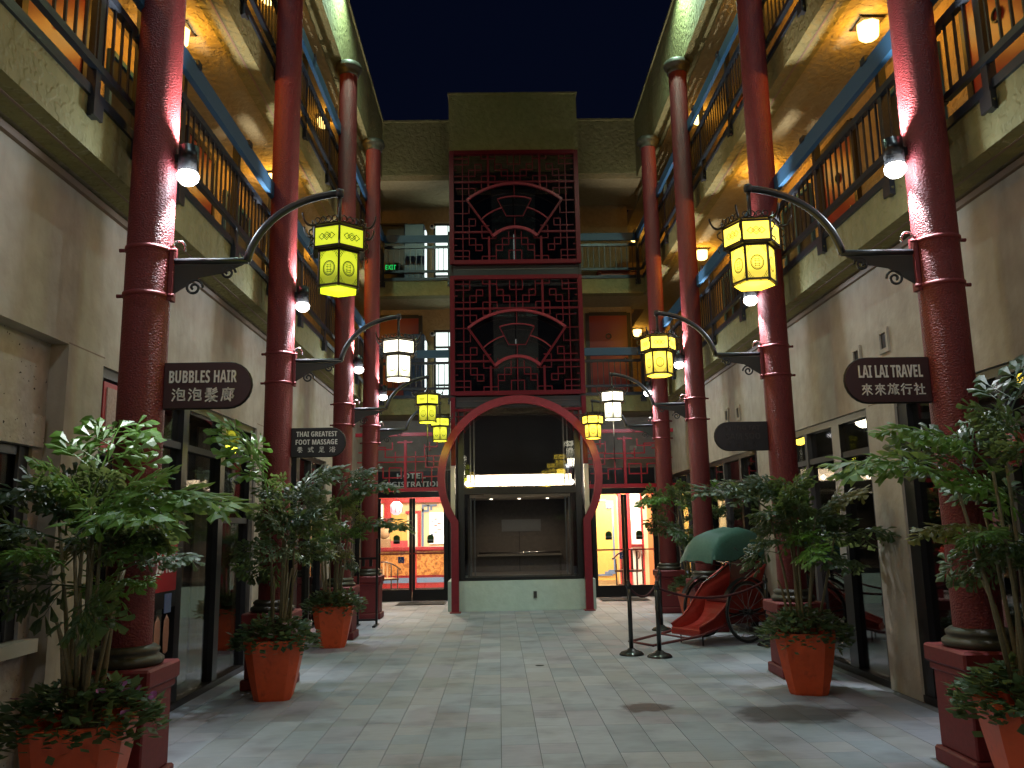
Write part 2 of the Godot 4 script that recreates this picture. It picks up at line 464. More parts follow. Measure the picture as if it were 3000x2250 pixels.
	var slate = ntex(0.012, [], 41, FastNoiseLite.TYPE_SIMPLEX_SMOOTH, 5)
	for i in tones.size():
		var t: Vector3 = tones[i]
		var m = rough_mat(lin(t.x * 0.93, t.y * 0.92, t.z * 0.95), lin(t.x * 1.04, t.y * 1.03, t.z * 1.08), 1.7, 0.02, 42 + i, 0.62, slate, 0.07)
		wear(m, dirt, Vector3(0.23, 0.23, 0.23))
		m.uv1_scale = Vector3(0.45, 1, 1.5); m.uv1_offset = Vector3(0.37 * i, 0, 0.21 * i)
		M.tiles.append(m)

# ------------------------------------------------------------------ ground
func ground_and_floor():
	var g = bx(self, "ground", M.asphalt, Vector3(0, -0.32, 0), Vector3(240, 0.5, 240))
	tag(g, "dark ground around the building", "", "", "structure")
	var fl = thing("floor", "courtyard floor of grey slate tiles in running columns", "", Vector3.ZERO, 0, "", "structure")
	bx(fl, "grout", M.grout, P(0, -0.036, 6.5), Vector3(6.5, 0.06, 33))
	var rng = RandomNumberGenerator.new(); rng.seed = 7
	var w := 0.2645
	var short := cbox(Vector3(w - 0.0035, 0.02, w - 0.0022), 0.0008)
	var long := cbox(Vector3(w - 0.0035, 0.02, 2 * w - 0.0022), 0.0008)
	var spots := []
	for c in range(-11, 14):
		var x := -0.22 + c * w
		if absf(x) > 3.2: continue
		var d := -9.0 + rng.randf() * w
		while d < 22.5:
			var big := rng.randf() < 0.48
			var l := 2 * w if big else w
			spots.append([x, d + l / 2, big, rng.randi() % M.tiles.size(), rng.randf_range(-0.0004, 0.0003)])
			d += l
	# the tiles that show largest are single tiles, the rest one surface
	var near := []
	var rest := []
	for s in spots:
		var px := absf(s[0] + 0.345) / maxf(s[1], 0.1)
		if s[1] > 5.0 and s[1] < 10.6 and px < 0.64 and near.size() < 299: near.append(s)
		else: rest.append(s)
	for s in near:
		part(fl, "tile", long if s[2] else short, M.tiles[s[3]], P(s[0], -0.01 + s[4], s[1]))
	var am := ArrayMesh.new()
	for k in M.tiles.size():
		var st = begin()
		for s in rest:
			if s[3] == k:
				add_box(st, P(s[0], -0.01 + s[4], s[1]), Vector3(w - 0.0035, 0.02, (2 * w if s[2] else w) - 0.0022))
		st.generate_normals(); st.set_material(M.tiles[k])
		st.commit(am)
	var o = part(fl, "tiles", am, null)
	o.set_meta("kind", "stuff")
	# a dried spill, a few drain caps
	stain(fl, P(0.86, 0.003, 7.25), Vector2(0.62, 0.62), Color(0.36, 0.28, 0.26), 0.55)
	stain(fl, P(2.0, 0.003, 6.9), Vector2(1.5, 1.0), Color(0.30, 0.26, 0.24), 0.5)
	part(fl, "drain_cap", lathe([Vector2(0.05, 0.0), Vector2(0.045, 0.004), Vector2(0.0, 0.004)], 14), M.black_metal, P(0.08, 0.001, 9.5))

func stain(parent, at: Vector3, size: Vector2, col: Color, strength: float):
	var im := Image.create(128, 128, false, Image.FORMAT_RGBA8)
	var n = FastNoiseLite.new(); n.seed = int(at.x * 100); n.frequency = 0.02; n.fractal_octaves = 4
	for y in 128:
		for x in 128:
			var r := Vector2(x - 63.5, y - 63.5).length() / 64.0 + n.get_noise_2d(x, y) * 0.35
			im.set_pixel(x, y, Color(col.r, col.g, col.b, clampf((0.72 - r) * 4.0, 0, 1) * strength))
	var m = mat(Color.WHITE, 0.6)
	m.albedo_texture = ImageTexture.create_from_image(im); m.transparency = BaseMaterial3D.TRANSPARENCY_ALPHA
	var pm = PlaneMesh.new(); pm.size = size
	return part(parent, "stain", pm, m, at)

# ------------------------------------------------------------------ the two wings
func sr(parent, called: String, m, s: float, x0: float, x1: float, y0: float, y1: float, d0: float, d1: float):
	return br(parent, called, m, minf(s * x0, s * x1), maxf(s * x0, s * x1), y0, y1, d0, d1)

func wing(s: float):
	var side := "left" if s < 0 else "right"
	var b = thing("hotel_wing", "three-storey stucco hotel wing with balconies along the %s of the courtyard" % side, "building")
	var D0 := -9.0; var D1 := 18.3
	# ground floor walls round the openings: [d0, d1, sill, head]
	var ops: Array = [[0.6, 5.41, 0.0, 2.75], [5.9, 9.75, 0.0, 2.70], [11.2, 13.7, 0.0, 2.62], [14.6, 17.4, 0.0, 2.5]] if s < 0 else [[2.4, 7.22, 0.0, 2.56], [7.78, 10.5, 0.0, 2.56], [11.2, 14.0, 0.0, 2.5], [14.7, 17.4, 0.0, 2.5]]
	var head := 2.75 if s < 0 else 2.56
	sr(b, "wall", M.wall, s, WX, WX + 0.22, head, S2B, D0, D1)
	var at := D0
	for o in ops:
		sr(b, "wall", M.wall, s, WX, WX + 0.22, 0, head, at, o[0])
		if o[3] < head: sr(b, "wall", M.wall, s, WX, WX + 0.22, o[3], head, o[0], o[1])
		at = o[1]
	sr(b, "wall", M.wall, s, WX, WX + 0.22, 0, head, at, D1)
	# control joints in the plaster, a brown cover strip where wall and soffit meet
	sr(b, "trim_strip", M.trim, s, WX - 0.035, WX - 0.002, S2B - 0.05, S2B - 0.003, D0, D1 - 0.2)
	for o in ops:
		sr(b, "plaster_joint", M.trim, s, WX - 0.003, WX, head + 0.005, head + 0.013, o[1], o[1] + 0.5)
	# walkway slabs; upstairs the wing runs on past the back wing
	var D2 := 22.6
	var k := 0
	for lv in [[S2B, S2T, M.under], [S3B, S3T, M.soffit]]:
		sr(b, "walkway_slab", M.fascia, s, FX, FX + 0.25, lv[0], lv[1], D0, ZB - 0.003)
		sr(b, "soffit", lv[2], s, FX + 0.25, 6.6, lv[0] + 0.012, lv[0] + 0.10, D0, D2)
		sr(b, "walkway_floor", M.under, s, FX + 0.25, 6.6, lv[0] + 0.10, lv[1] - 0.004, D0, D2)
		sr(b, "drip_groove", M.trim, s, FX + 0.11, FX + 0.13, lv[0] - 0.004, lv[0] + 0.004, D0, ZB)
		sr(b, "edge_channel", M.rail, s, FX - 0.022, FX + 0.06, lv[1] - 0.035, lv[1] + 0.03, D0, ZB - 0.04)
		k += 1
	# upper walls, roof and parapet
	sr(b, "upper_wall", M.upper, s, UX, UX + 0.2, S2T - 0.004, S3B + 0.012, D0, D2)
	sr(b, "upper_wall", M.upper, s, UX, UX + 0.2, S3T - 0.004, RB + 0.06, D0, D2)
	sr(b, "roof", M.soffit, s, FX + 0.1, 6.6, RB + 0.06, RB + 0.3, D0, D2)
	sr(b, "parapet", M.fascia, s, CX - 0.02 + 0.10, FX + 0.1, RB, RT, D0, 16.6)
	sr(b, "parapet_cap", M.fascia, s, CX + 0.055, FX + 0.14, RT, RT + 0.04, D0, 16.6)
	sr(b, "roof_moulding", M.soffit, s, FX + 0.1, FX + 0.35, RB - 0.02, RB + 0.06, D0, D2)
	sr(b, "outer_wall", M.dark_room, s, 6.6, 6.8, 0, RB + 0.3, D0, D2)
	sr(b, "end_wall", M.upper, s, 2.6, 6.6, S2T - 0.004, RB + 0.06, D2, D2 + 0.2)
	# shops behind
	if s < 0: left_shops(b)
	else: right_shops(b)

func shop_room(b, s: float, d0: float, d1: float, m):
	var st = begin()
	var x0 := WX + 0.24; var x1 := 5.6
	add_box(st, P(s * (x1 + 0.05), 1.4, (d0 + d1) / 2), Vector3(0.1, 2.9, d1 - d0))
	add_box(st, P(s * (x0 + x1) / 2, -0.04, (d0 + d1) / 2), Vector3(x1 - x0 + 0.5, 0.06, d1 - d0))
	add_box(st, P(s * (x0 + x1) / 2, 2.9, (d0 + d1) / 2), Vector3(x1 - x0, 0.1, d1 - d0))
	for d in [d0 - 0.05, d1 + 0.05]:
		add_box(st, P(s * (x0 + x1) / 2, 1.4, d), Vector3(x1 - x0, 3.0, 0.1))
	part(b, "shop_interior", done(st), m)

# a glazed shop front: jambs at given depths, rails at given heights; every pane a sheet of its own
func storefront(b, s: float, d0: float, d1: float, y0: float, y1: float, jambs: Array, rails: Array, jw: Array, label := ""):
	var f = Node3D.new(); f.name = "storefront"; b.add_child(f, true)
	if label: f.set_meta("label", label)
	var x0 := WX + 0.03; var x1 := WX + 0.13
	sr(f, "head_frame", M.frame_dark, s, x0, x1, y1 - 0.07, y1, d0, d1)
	sr(f, "threshold", M.frame_dark, s, x0 - 0.02, x1, y0, y0 + 0.06, d0, d1)
	var edges := [d0] + jambs + [d1]
	for i in edges.size():
		var w: float = jw[i]
		var c: float = clampf(edges[i], d0 + w / 2, d1 - w / 2)
		sr(f, "mullion", M.black if w > 0.09 else M.frame_grey, s, x0 - 0.006, x1 + 0.006, y0 + 0.06, y1 - 0.07, c - w / 2, c + w / 2)
	for i in edges.size() - 1:
		var a: float = edges[i] + jw[i] / 2; var c: float = edges[i + 1] - jw[i + 1] / 2
		if i == 0: a = d0 + jw[0]
		if i == edges.size() - 2: c = d1 - jw[-1]
		var ys := [y0 + 0.06]
		for r in rails[i]:
			sr(f, "transom_bar", M.frame_grey, s, x0 + 0.008, x1 - 0.008, r - 0.03, r + 0.03, a, c)
			ys.append(r)
		ys.append(y1 - 0.07)
		for j in ys.size() - 1:
			sr(f, "pane", M.glass, s, x0 + 0.045, x0 + 0.05, ys[j] + (0.03 if j else 0.0), ys[j + 1] - (0.03 if j < ys.size() - 2 else 0.0), a, c)
	return f

func left_shops(b):
	var s := -1.0
	# recessed bay with the large window, nearest on the left
	sr(b, "recess_wall", M.wall_worn, s, WX + 0.12, WX + 0.22, 2.06, 2.75, 0.6, 5.41)
	sr(b, "recess_wall", M.wall_worn, s, WX + 0.12, WX + 0.22, 0.0, 0.88, 0.6, 5.41)
	sr(b, "recess_wall", M.wall_worn, s, WX + 0.12, WX + 0.22, 0.88, 2.06, 5.29, 5.41)
	sr(b, "recess_wall", M.wall_worn, s, WX + 0.12, WX + 0.22, 0.88, 2.06, 0.6, 1.4)
	sr(b, "window_sill", M.cream, s, WX + 0.03, WX + 0.13, 0.80, 0.88, 1.3, 5.36)
	sr(b, "window_head_trim", M.wall_worn, s, WX + 0.09, WX + 0.122, 2.06, 2.26, 1.3, 5.36)
	var f = Node3D.new(); f.name = "window"; b.add_child(f, true)
	f.set_meta("label", "large dark window in the recessed bay")
	for r in [[0.885, 0.94, 1.4, 5.285], [2.0, 2.058, 1.4, 5.285]]: sr(f, "frame", M.black, s, WX + 0.14, WX + 0.2, r[0], r[1], r[2], r[3])
	for d in [1.448, 3.2, 5.235]: sr(f, "frame", M.black, s, WX + 0.14, WX + 0.2, 0.94, 2.0, d - 0.045, d + 0.045)
	sr(f, "frame", M.frame_grey, s, WX + 0.13, WX + 0.15, 0.885, 2.055, 5.165, 5.18)
	sr(f, "pane", M.glass, s, WX + 0.165, WX + 0.17, 0.94, 2.0, 1.47, 3.15)
	sr(f, "pane", M.glass, s, WX + 0.165, WX + 0.17, 0.94, 2.0, 3.25, 5.18)
	shop_room(b, s, 0.4, 5.5, M.dark_room)
	# salon front with curtains
	storefront(b, s, 5.9, 9.75, 0, 2.70, [6.55, 7.6, 8.65], [[2.1], [2.28], [2.28], [2.32, 1.63]], [0.06, 0.14, 0.13, 0.14, 0.16], "dark glass shop front with pale curtains behind")
	shop_room(b, s, 5.6, 11.0, M.dark_room)
	var rng = RandomNumberGenerator.new(); rng.seed = 3
	M.curtain = mat(lin(0.30, 0.26, 0.20), 0.9)
	M.screen_pale = mat(lin(0.42, 0.45, 0.42), 0.6)
	var c = Node3D.new(); c.name = "curtain"; b.add_child(c, true)
	for span in [[7.72, 8.5, 0.95], [8.8, 9.6, 0.1]]:
		var st = begin(true)
		var prev := P(s * (WX + 0.34), 0, span[0])
		var d: float = span[0]
		var i := 0
		while d < span[1]:
			d += 0.035
			i += 1
			var q := P(s * (WX + 0.34 + 0.03 * sin(i * 1.25) + rng.randf() * 0.01), 0, d)
			var lo := Vector3(0, span[2], 0); var hi := Vector3(0, 2.62, 0)
			quad(st, prev + lo, prev + hi, q + hi, q + lo)
			prev = q
		M.curtain.cull_mode = BaseMaterial3D.CULL_DISABLED
		part(c, "drape", done(st), M.curtain)
	sr(b, "half_screen", M.screen_pale, s, WX + 0.26, WX + 0.28, 0.08, 0.98, 7.72, 8.52)
	# posters on the glass
	M.poster_red = mat(lin(0.34, 0.012, 0.02), 0.5)
	M.poster_pale = rough_mat(lin(0.30, 0.20, 0.17), lin(0.48, 0.36, 0.31), 0.5, 0.03, 51, 0.7)
	M.skin = rough_mat(lin(0.32, 0.14, 0.09), lin(0.45, 0.22, 0.15), 0.3, 0.02, 52, 0.6)
	M.poster_blue = mat(lin(0.12, 0.16, 0.30), 0.6)
	var tr = Node3D.new(); tr.name = "transom_poster"; b.add_child(tr, true)
	sr(tr, "border", M.poster_red, s, WX + 0.015, WX + 0.025, 2.10, 2.60, 5.96, 6.46)
	sr(tr, "sheet", M.poster_pale, s, WX + 0.005, WX + 0.015, 2.17, 2.56, 6.0, 6.44)
	var red = Node3D.new(); red.name = "massage_poster"; b.add_child(red, true)
	sr(red, "sheet", M.poster_red, s, WX + 0.012, WX + 0.02, 1.02, 1.48, 6.72, 7.5)
	letters(red, "lettering", "MASSAGE", 0.20, 0.70, P(s * (WX + 0.008), 1.27, 7.12), M.white_letter, Basis(Vector3.UP, PI / 2), false)
	sr(red, "picture", M.black, s, WX + 0.012, WX + 0.02, 0.88, 1.02, 6.72, 7.5)
	sr(red, "picture", M.poster_blue, s, WX + 0.006, WX + 0.012, 0.84, 1.0, 7.26, 7.40)
	for i in 3:
		part(red, "foot_picture", lathe([Vector2(0.0, -0.16), Vector2(0.05, -0.14), Vector2(0.065, 0.0), Vector2(0.055, 0.12), Vector2(0.0, 0.17)], 12), M.skin, P(s * (WX + 0.012), 0.66, 6.95 + i * 0.19), Basis.from_scale(Vector3(0.08, 1, 1)))
	storefront(b, s, 11.2, 13.7, 0, 2.62, [11.9, 12.75], [[], [1.85], [1.85]], [0.14, 0.2, 0.07, 0.2])
	shop_room(b, s, 11.1, 14.0, M.dark_room)
	storefront(b, s, 14.6, 17.4, 0, 2.5, [15.5, 16.4], [[2.0], [2.0], [2.0]], [0.1, 0.07, 0.07, 0.1])
	shop_room(b, s, 14.1, 17.6, M.dark_room)

func right_shops(b):
	var s := 1.0
	storefront(b, s, 2.4, 7.22, 0, 2.56, [4.1, 5.7, 6.5], [[2.15], [2.15], [2.15], [2.15]], [0.1, 0.08, 0.08, 0.07, 0.17], "dark glass shop front with pink posters nearest on the right")
	shop_room(b, s, 2.2, 7.4, M.dark_room)
	var p = Node3D.new(); p.name = "poster_board"; b.add_child(p, true)
	M.poster_pink = rough_mat(lin(0.50, 0.16, 0.22), lin(0.62, 0.40, 0.40), 0.5, 0.05, 53, 0.6)
	M.paper = rough_mat(lin(0.38, 0.36, 0.38), lin(0.52, 0.50, 0.50), 0.6, 0.04, 54, 0.7)
	for q in [[0.55, 0.92, 6.05, 6.40, "pink"], [0.98, 1.2, 6.05, 6.40, "paper"], [1.25, 1.62, 5.05, 5.5, "pink"], [0.85, 1.2, 4.9, 5.5, "paper"], [1.3, 1.75, 4.2, 4.7, "paper"], [1.25, 1.55, 6.02, 6.3, "pink"]]:
		sr(p, "poster", M.poster_pink if q[4] == "pink" else M.paper, s, WX + 0.10, WX + 0.106, q[0], q[1], q[2], q[3])
	storefront(b, s, 7.78, 10.5, 0, 2.56, [8.6, 9.45], [[2.17], [2.17], [2.17]], [0.07, 0.2, 0.07, 0.1], "dark glass shop front reflecting the lanterns")
	sr(b, "notice", M.paper, s, WX + 0.02, WX + 0.024, 1.0, 1.32, 8.56, 8.72)
	shop_room(b, s, 7.5, 10.9, M.dark_room)
	storefront(b, s, 11.2, 14.0, 0, 2.5, [12.1, 13.0], [[2.1], [2.1], [2.1]], [0.16, 0.1, 0.07, 0.14])
	shop_room(b, s, 11.0, 14.3, M.dark_room)
	storefront(b, s, 14.7, 17.4, 0, 2.5, [15.6, 16.5], [[2.0], [2.0], [2.0]], [0.1, 0.07, 0.07, 0.1])
	shop_room(b, s, 14.4, 17.6, M.dark_room)

# ------------------------------------------------------------------ the back wing
func back_wing():
	var b = thing("hotel_back_wing", "stucco hotel wing with balconies closing the far end of the courtyard", "building")
	for lv in [[S2B, S2T, M.under], [S3B, S3T, M.soffit]]:
		for x in [[-FX, -1.25], [1.35, FX]]:
			br(b, "walkway_slab", M.fascia, x[0], x[1], lv[0], lv[1], ZB, ZB + 0.25)
			br(b, "edge_channel", M.rail, x[0] + 0.02, x[1] - 0.02, lv[1] - 0.035, lv[1] + 0.03, ZB - 0.022, ZB + 0.05)
		br(b, "soffit", lv[2], -FX - 0.245, FX + 0.245, lv[0] + 0.012, lv[0] + 0.1, ZB + 0.25, 18.52)
		br(b, "walkway_floor", M.under, -FX - 0.25, FX + 0.25, lv[0] + 0.1, lv[1] - 0.004, ZB + 0.25, 18.52)
	br(b, "parapet", M.fascia, -FX - 0.1, FX + 0.1, RB + 0.1, RT, 16.6, 16.85)
	br(b, "parapet_cap", M.fascia, -FX - 0.1, FX + 0.1, RT, RT + 0.04, 16.57, 16.88)
	br(b, "roof_moulding", M.soffit, -FX - 0.1, FX + 0.1, RB - 0.02, RB + 0.1, 16.62, 17.1)
	br(b, "roof", M.soffit, -FX - 0.1, FX + 0.1, RB + 0.06, RB + 0.3, 16.85, 18.6)
	for lv in [[S2T - 0.004, S3B + 0.012], [S3T - 0.004, RB + 0.06]]:
		br(b, "upper_wall", M.upper, -2.95, -1.75, lv[0], lv[1], 18.3, 18.5)
		br(b, "upper_wall", M.upper, -1.1, 2.75, lv[0], lv[1], 18.3, 18.5)
		br(b, "upper_wall", M.upper, -1.75, -1.1, lv[0] + 1.72, lv[1], 18.3, 18.5)
	# ground floor wall over and between the two hotel doors
	br(b, "wall", M.grey_wall, -4.6, 4.6, 2.75, S2B + 0.01, 18.15, 18.35)
	br(b, "wall", M.wall, -WX, -2.97, 0, 2.75, 18.15, 18.35)
	br(b, "wall", M.black, -1.44, 1.66, 0, 2.75, 18.15, 18.35)
	br(b, "wall", M.wall, 3.06, WX, 0, 2.75, 18.15, 18.35)

# ------------------------------------------------------------------ elevator tower
const TX := 0.06
func tower():
	var t = thing("elevator_tower", "elevator tower clad in red fretwork with a round moon gate at its foot", "tower", P(TX, 0, 15.6))
	var o: Vector3 = t.position
	# shell
	br(t, "stucco_head", M.fascia, TX - 1.29, TX + 1.29, 8.94, 10.16, 15.58, 17.3)
	br(t, "stucco_cap", M.fascia, TX - 1.31, TX + 1.31, 10.16, 10.2, 15.56, 17.32)
	br(t, "stucco_band", M.fascia, TX - 1.27, TX + 1.27, 9.2, 9.34, 15.574, 15.59)
	br(t, "base_wall", M.mint, TX - 1.36, TX + 1.36, 0.0, 0.54, 15.64, 17.6)
	for s in [-1.0, 1.0]:
		br(t, "side_jamb", M.cream, TX + s * 1.26 - 0.04, TX + s * 1.26 + 0.04, 0.54, 3.9, 15.68, 15.8)
		br(t, "side_wall", M.shaft, TX + s * 1.26 - 0.03, TX + s * 1.26 + 0.03, 0.54, 8.94, 15.81, 17.6)
		br(t, "corner_post", M.frame_dark, TX + s * 1.25 - 0.05, TX + s * 1.25 + 0.05, 3.9, 8.94, 15.7, 15.8)
	br(t, "back_wall", M.shaft, TX - 1.3, TX + 1.3, 0.0, 8.94, 17.6, 17.7)
	# glass front of the ground floor car
	for s in [-1.0, 1.0]:
		br(t, "glass_frame", M.black, TX + s * 1.10 - 0.055, TX + s * 1.10 + 0.055, 0.545, 3.95, 15.66, 15.74)
	br(t, "glass_frame", M.black, TX - 1.045, TX + 1.045, 0.545, 0.60, 15.66, 15.74)
	br(t, "glass_frame", M.frame_dark, TX - 1.045, TX + 1.045, 2.13, 2.24, 15.65, 15.74)
	br(t, "pane", M.glass, TX - 1.045, TX + 1.045, 0.60, 2.13, 15.70, 15.704)
	br(t, "pane", M.glass, TX - 1.045, TX + 1.045, 2.24, 3.95, 15.70, 15.704)
	for y in [[3.98, 6.34], [6.57, 8.93]]:
		br(t, "pane", M.glass_tint, TX - 1.2, TX + 1.2, y[0], y[1], 15.73, 15.734)
	for y in [6.46, 3.86]:
		br(t, "spandrel", M.black, TX - 1.22, TX + 1.22, y - 0.10, y + 0.10, 15.6, 15.72)
		br(t, "spandrel_strip", M.frame_grey, TX - 1.15, TX + 1.15, y + 0.01, y + 0.03, 15.59, 15.6)
	# what shows inside: landing doors and the car
	for y in [4.3, 6.8]:
		for s in [-1.0, 1.0]:
			br(t, "landing_door", M.landing, TX + s * 0.235 - 0.225, TX + s * 0.235 + 0.225, y - 0.25, y + 1.75, 16.6, 16.64)
		br(t, "lit_door_gap", glow(Color(0.95, 1.0, 0.98), 0.6), TX - 0.008, TX + 0.008, y + 0.2 if y > 5 else y + 0.9, y + 0.75 if y > 5 else y + 1.0, 16.58, 16.6)
		br(t, "door_frame", M.frame_dark, TX - 0.6, TX + 0.6, y + 1.75, y + 1.9, 16.55, 16.64)
		br(t, "door_sill", M.steel, TX - 1.1, TX + 1.1, y - 0.36, y - 0.27, 16.4, 16.64)
	var car = Node3D.new(); car.name = "elevator_car"; t.add_child(car, true)
	var cz := -15.6
	M.car = rough_mat(lin(0.10, 0.09, 0.08), lin(0.14, 0.125, 0.11), 1.0, 0.02, 61, 0.4)
	var cb = func(n, m, x0, x1, y0, y1, d0, d1): return bx(car, n, m, Vector3((x0 + x1) / 2, (y0 + y1) / 2, 15.6 - (d0 + d1) / 2), Vector3(x1 - x0, y1 - y0, d1 - d0))
	cb.call("car_floor", M.car, -1.0, 1.0, 0.56, 0.62, 15.8, 17.2)
	cb.call("car_ceiling", M.cove_panel, -0.95, 0.95, 2.06, 2.12, 15.8, 17.2)
	cb.call("car_back", M.car, -0.95, 0.95, 0.62, 2.06, 17.2, 17.25)
	for s in [-1.0, 1.0]:
		cb.call("car_side", M.car, s * 0.97 - 0.02, s * 0.97 + 0.02, 0.62, 2.06, 15.85, 17.2)
		for k in 2:
			cb.call("chrome_post", M.steel, s * (0.93 - 0.07 * k) - 0.012, s * (0.93 - 0.07 * k) + 0.012, 0.62, 2.1, 15.86, 15.88)
			cb.call("chrome_post", M.steel, s * (0.93 - 0.07 * k) - 0.012, s * (0.93 - 0.07 * k) + 0.012, 2.3, 3.7, 15.86, 15.88)
	cb.call("notice_board", M.steel, -0.35, 0.45, 1.42, 1.66, 17.18, 17.2)
	part(car, "handrail", tube([Vector3(-0.82, 1.0, -1.45), Vector3(0.82, 1.0, -1.45)], 0.022), M.chrome)
	cb.call("rail_shelf", M.cream, -0.85, 0.85, 0.93, 0.965, 17.1, 17.2)
	cb.call("door_gap", M.black, 0.0, 0.012, 0.62, 1.42, 17.19, 17.2)
	for x in [-0.55, 0.0, 0.55]:
		part(car, "down_light", lathe([Vector2(0, -0.012), Vector2(0.025, -0.01), Vector2(0.03, 0)], 10), M.tube_glow, Vector3(x, 2.055, -0.75))
		spot(car, "down_light_beam", Vector3(x, 2.03, -0.75), Vector3.DOWN, Color(1, 0.90, 0.78), 0.4, 75.0, 0.8, 0.03)
	# the lit cove of bulbs on top of the car
	var cove = Node3D.new(); cove.name = "cove_light"; t.add_child(cove, true)
	bx(cove, "cove_panel", M.cove_panel, Vector3(0, 2.385, -0.36), Vector3(2.0, 0.23, 0.02))
	bx(cove, "cove_tray", M.frame_dark, Vector3(0, 2.262, -0.26), Vector3(2.05, 0.02, 0.2))
	var bulb := lathe([Vector2(0.0, -0.055), Vector2(0.04, -0.036), Vector2(0.056, 0.0), Vector2(0.04, 0.036), Vector2(0.0, 0.055)], 12)
	for i in 10:
		var x := -0.99 + 0.22 * i
		part(cove, "bulb", bulb, M.tube_glow, Vector3(x, 2.335, -0.27))
		omni(cove, "bulb_light", Vector3(x, 2.335, -0.27), Color(1, 0.94, 0.84), 0.42, 0.05)
	# red frame and fretwork
	var ext := func(a, b2): return 0
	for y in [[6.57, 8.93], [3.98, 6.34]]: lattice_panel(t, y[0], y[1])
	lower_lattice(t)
	moon_gate(t)
	br(t, "drain_box", M.frame_grey, 0.27, 0.33, 0.22, 0.34, 15.62, 15.64)
	var pm = PlaneMesh.new()

func red_bar(parent, called: String, x0: float, y0: float, x1: float, y1: float, w: float, depth: float, z: float, m = null):
	var dx := absf(x1 - x0); var dy := absf(y1 - y0)
	var c := Vector3((x0 + x1) / 2, (y0 + y1) / 2, z)
	if dx < 0.001 or dy < 0.001:
		return bx(parent, called, m if m else M.lattice, c, Vector3(dx + w, dy + w, depth))
	var l := Vector2(x1 - x0, y1 - y0).length()
	return bx(parent, called, m if m else M.lattice, c, Vector3(l + w, w, depth), Basis(Vector3(0, 0, 1), atan2(y1 - y0, x1 - x0)))

func arc_pts(cx: float, cy: float, r: float, a0: float, a1: float, n: int) -> Array:
	var o := []
	for i in n + 1:
		var a := lerpf(a0, a1, float(i) / n)
		o.append(Vector2(cx + r * cos(a), cy + r * sin(a)))
	return o

func red_arc(parent, called: String, cx: float, cy: float, r: float, a0: float, a1: float, w: float, depth: float, z: float, n := 24):
	return part(parent, called, ribbon(arc_pts(cx, cy, r + w / 2, a0, a1, n), arc_pts(cx, cy, r - w / 2, a0, a1, n), depth), M.red, Vector3(0, 0, z))

